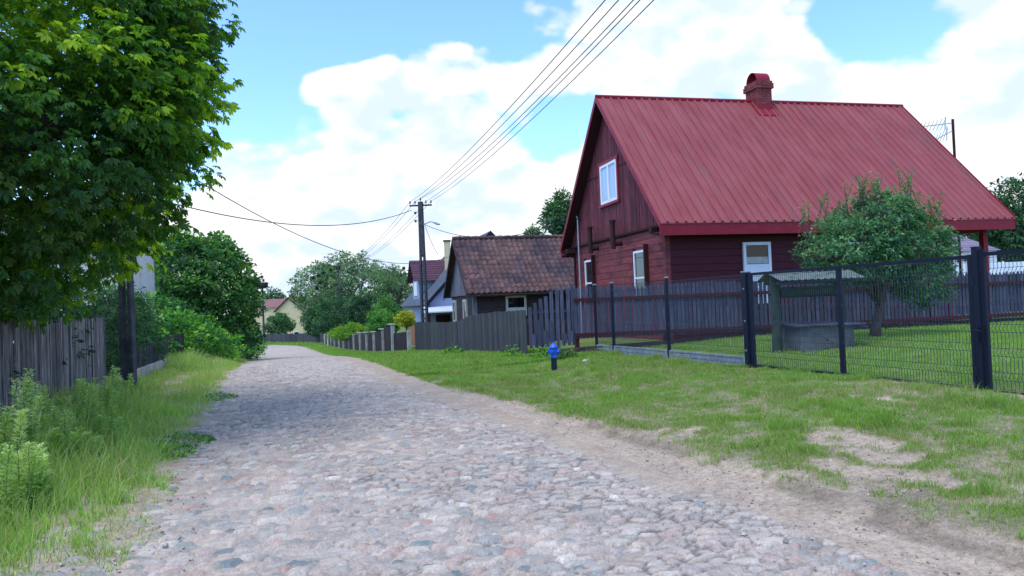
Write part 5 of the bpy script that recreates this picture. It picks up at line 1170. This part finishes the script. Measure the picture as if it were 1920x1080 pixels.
# ------------------------------------------------------------------ weeds and small things at the roadside
def fleabane(x, y, h, n=5, sd=0, label='', tm=.75, mk='lime'):
    g = G(x, y); T = thing('tall_weed', (x, y, g), label, 'weed', 'tall plumed weeds by the slab fence'); rr = random.Random(sd); st = MB(); P = []; A = []; N3 = []; Ln = []; tt = []
    for i in range(n):
        bx, by = x+rr.uniform(-.15, .15), y+rr.uniform(-.18, .18); hh = h*rr.uniform(.72, 1); lx, ly = rr.uniform(-.02, .16)*hh, rr.uniform(-.08, .08)*hh
        st.tube([(bx, by, g), (bx+lx*.4, by+ly*.4, g+hh*.6), (bx+lx, by+ly, g+hh)], [.008, .006, .002], 4)
        for k in range(300):
            f = rr.random()**.75; plume = f > .55; w_ = (.045+.10*(1-f)*2.0) if plume else .11; a = rr.uniform(0, 6.28); r = w_*rr.random()**.5
            P.append((bx+lx*f**1.3+math.cos(a)*r*.35, by+ly*f**1.3+math.sin(a)*r*.35, g+hh*f)); A.append((math.cos(a), math.sin(a), .6 if plume else .15)); N3.append((rr.gauss(0, .4), rr.gauss(0, .4), 1)); Ln.append((.036+.026*rr.random()) if plume else .09*(1.15-f)); tt.append(min(1, max(0, (tm+rr.gauss(0, .1)) if plume else .3+rr.gauss(0, .12))))
    st.build('stem', M['stem'], T)
    leafmesh('leaves', np.array(P, float), np.array(A, float), np.array(N3, float), np.array(Ln), .28, np.array(tt), LM[mk], T)
M['stem'] = material('green_stem', lin(96, 130, 70), lin(120, 150, 86), scale=5, bump=0, tint=.1)
LM['plume'] = leafmat('plume_leaves', [lin(96, 136, 68), lin(142, 178, 92), lin(192, 210, 142), lin(220, 230, 180)], .35)
for i, (px, py, D, h, n, lab) in enumerate(((38, 880, 7.6, 1.05, 6, 'tallest pale plumed weed in front of the slab fence'), (8, 900, 7.0, .8, 5, 'leafy weed in front of the nearest slab boards'), (100, 850, 9.0, .78, 4, 'green weed between the two pale plumes'), (160, 850, 10.0, .85, 6, 'pale plumed weed near the concrete pole'), (110, 870, 8.4, .6, 4, 'short green weed before the slab fence'), (205, 790, 12.5, .72, 4, 'small plumed weed at the foot of the concrete pole'), (235, 790, 13.4, .6, 3, 'low weed between the concrete pole foot and the road'), (60, 960, 6.2, .55, 5, 'bushy low weed nearest the camera below the slab fence'))):
    c = at(px, py, D); fleabane(c[0], c[1], h, n, i, lab, mk='plume')
for i in range(20):
    y = random.uniform(5.4, 12.5); x = random.uniform(-2.6, -1.55); fleabane(x, y, random.uniform(.38, .72), 4, 100+i, 'leafy unplumed weed growing among the tall grass before the slab fence', mk='plume', tm=.5)
def low_plant(px, py, D, r, h, lab, mk='creep', n=900, ln=.05, flowers=None):
    c = at(px, py, D); x, y = c[0], c[1]; g = G(x, y); T = thing('low_plant', (x, y, g), lab, 'plant', 'low plants in the verge') if flowers else None
    a = RNG.uniform(0, 6.28, n); q = RNG.uniform(0, 1, n)**.5*r; P = np.stack([x+np.cos(a)*q, y+np.sin(a)*q*1.3, g+RNG.uniform(0, 1, n)**1.2*h*(1.1-q/r)], -1); A = np.stack([np.cos(a), np.sin(a), RNG.uniform(.2, 1.4, n)], -1)
    leafmesh('leaves', P, A, RNG.normal(0, .5, (n, 3))+np.array([0, 0, 1]), ln*RNG.uniform(.5, 1.2, n), .4, RNG.uniform(0, 1, n)**.8, LM[mk], T) if flowers else tag(leafmesh('low_plant', P, A, RNG.normal(0, .5, (n, 3))+np.array([0, 0, 1]), ln*RNG.uniform(.5, 1.2, n), .4, RNG.uniform(0, 1, n)**.8, LM[mk], None), lab, 'plant', 'low plants in the verge')
    if flowers:
        m_ = 130; a = RNG.uniform(0, 6.28, m_); q = RNG.uniform(0, 1, m_)**.5*r; P = np.stack([x+np.cos(a)*q, y+np.sin(a)*q*1.3, g+h*(1.15-q/r*.8)], -1)
        leafmesh('flowers', P, rdir(m_), rdir(m_), np.full(m_, .024), .8, RNG.uniform(0, 1, m_), M['mauve'], T)
M['mauve'] = leafmat('mauve_flowers', [lin(132, 116, 150), lin(170, 158, 186)], .2)
low_plant(290, 850, 8.6, .42, .20, 'larger grey-green thistly plant with mauve flowers beside the cobbles', 'creep', 1000, .05, True)
low_plant(345, 835, 9.4, .36, .15, 'smaller mauve-flowered plant touching the cobbles', 'creep', 700, .05, True)
low_plant(410, 742, 14.3, .34, .13, 'greyish flowering clump further along the road edge', 'creep', 500, .06, True)
low_plant(1845, 1035, 4.9, .22, .07, 'small green tuft alone in the sand nearest the tyre tracks', 'lime', 500, .05)
low_plant(1650, 770, 8.3, .28, .11, 'broad-leaved green clump in the grass below the gate', 'lime', 900, .08)
low_plant(1020, 640, 19.0, .35, .42, 'young sprig growing against the tall grey boards', 'creep', 500, .09)
low_plant(1060, 655, 18.6, .4, .25, 'leafy clump between hydrant and picket fence corner', 'dark', 700, .09)
low_plant(960, 640, 20.6, .25, .5, 'thin weed at the end of the dark plank fence', 'creep', 260, .09)
low_plant(850, 655, 25.5, .35, .35, 'weed at the foot of the dark plank fence', 'creep', 350, .11)
def sticks():
    x, y = 8.05, 18.1; g = G(x, y); mb = MB()
    for i in range(42):
        a = random.gauss(2.7, .5); l = random.uniform(.25, .7); c = Vector((x+random.gauss(0, .35), y+random.gauss(0, .15), g+random.uniform(.01, .16))); dv = Vector((math.cos(a), math.sin(a), random.uniform(-.12, .15)))*l
        mb.tube([c-dv, c+Vector((0, 0, .02)), c+dv], [.02, .014, .006], 5)
    tag(mb.build('brushwood_pile', M['twig']), 'small pile of brushwood at the foot of the picket fence corner', 'brushwood')
    x, y = at(1098, 667, 17.2)[:2]; g = G(x, y); me = MB(); me.lathe((x, y, g-.01), [(.04, 0), (.085, .02), (.09, .05), (.05, .09), (.01, .095)], 9)
    tag(me.build('stone', M['white_stone'], smooth=True), 'small whitish stone lying in the grass right of the hydrant', 'stone')
sticks()
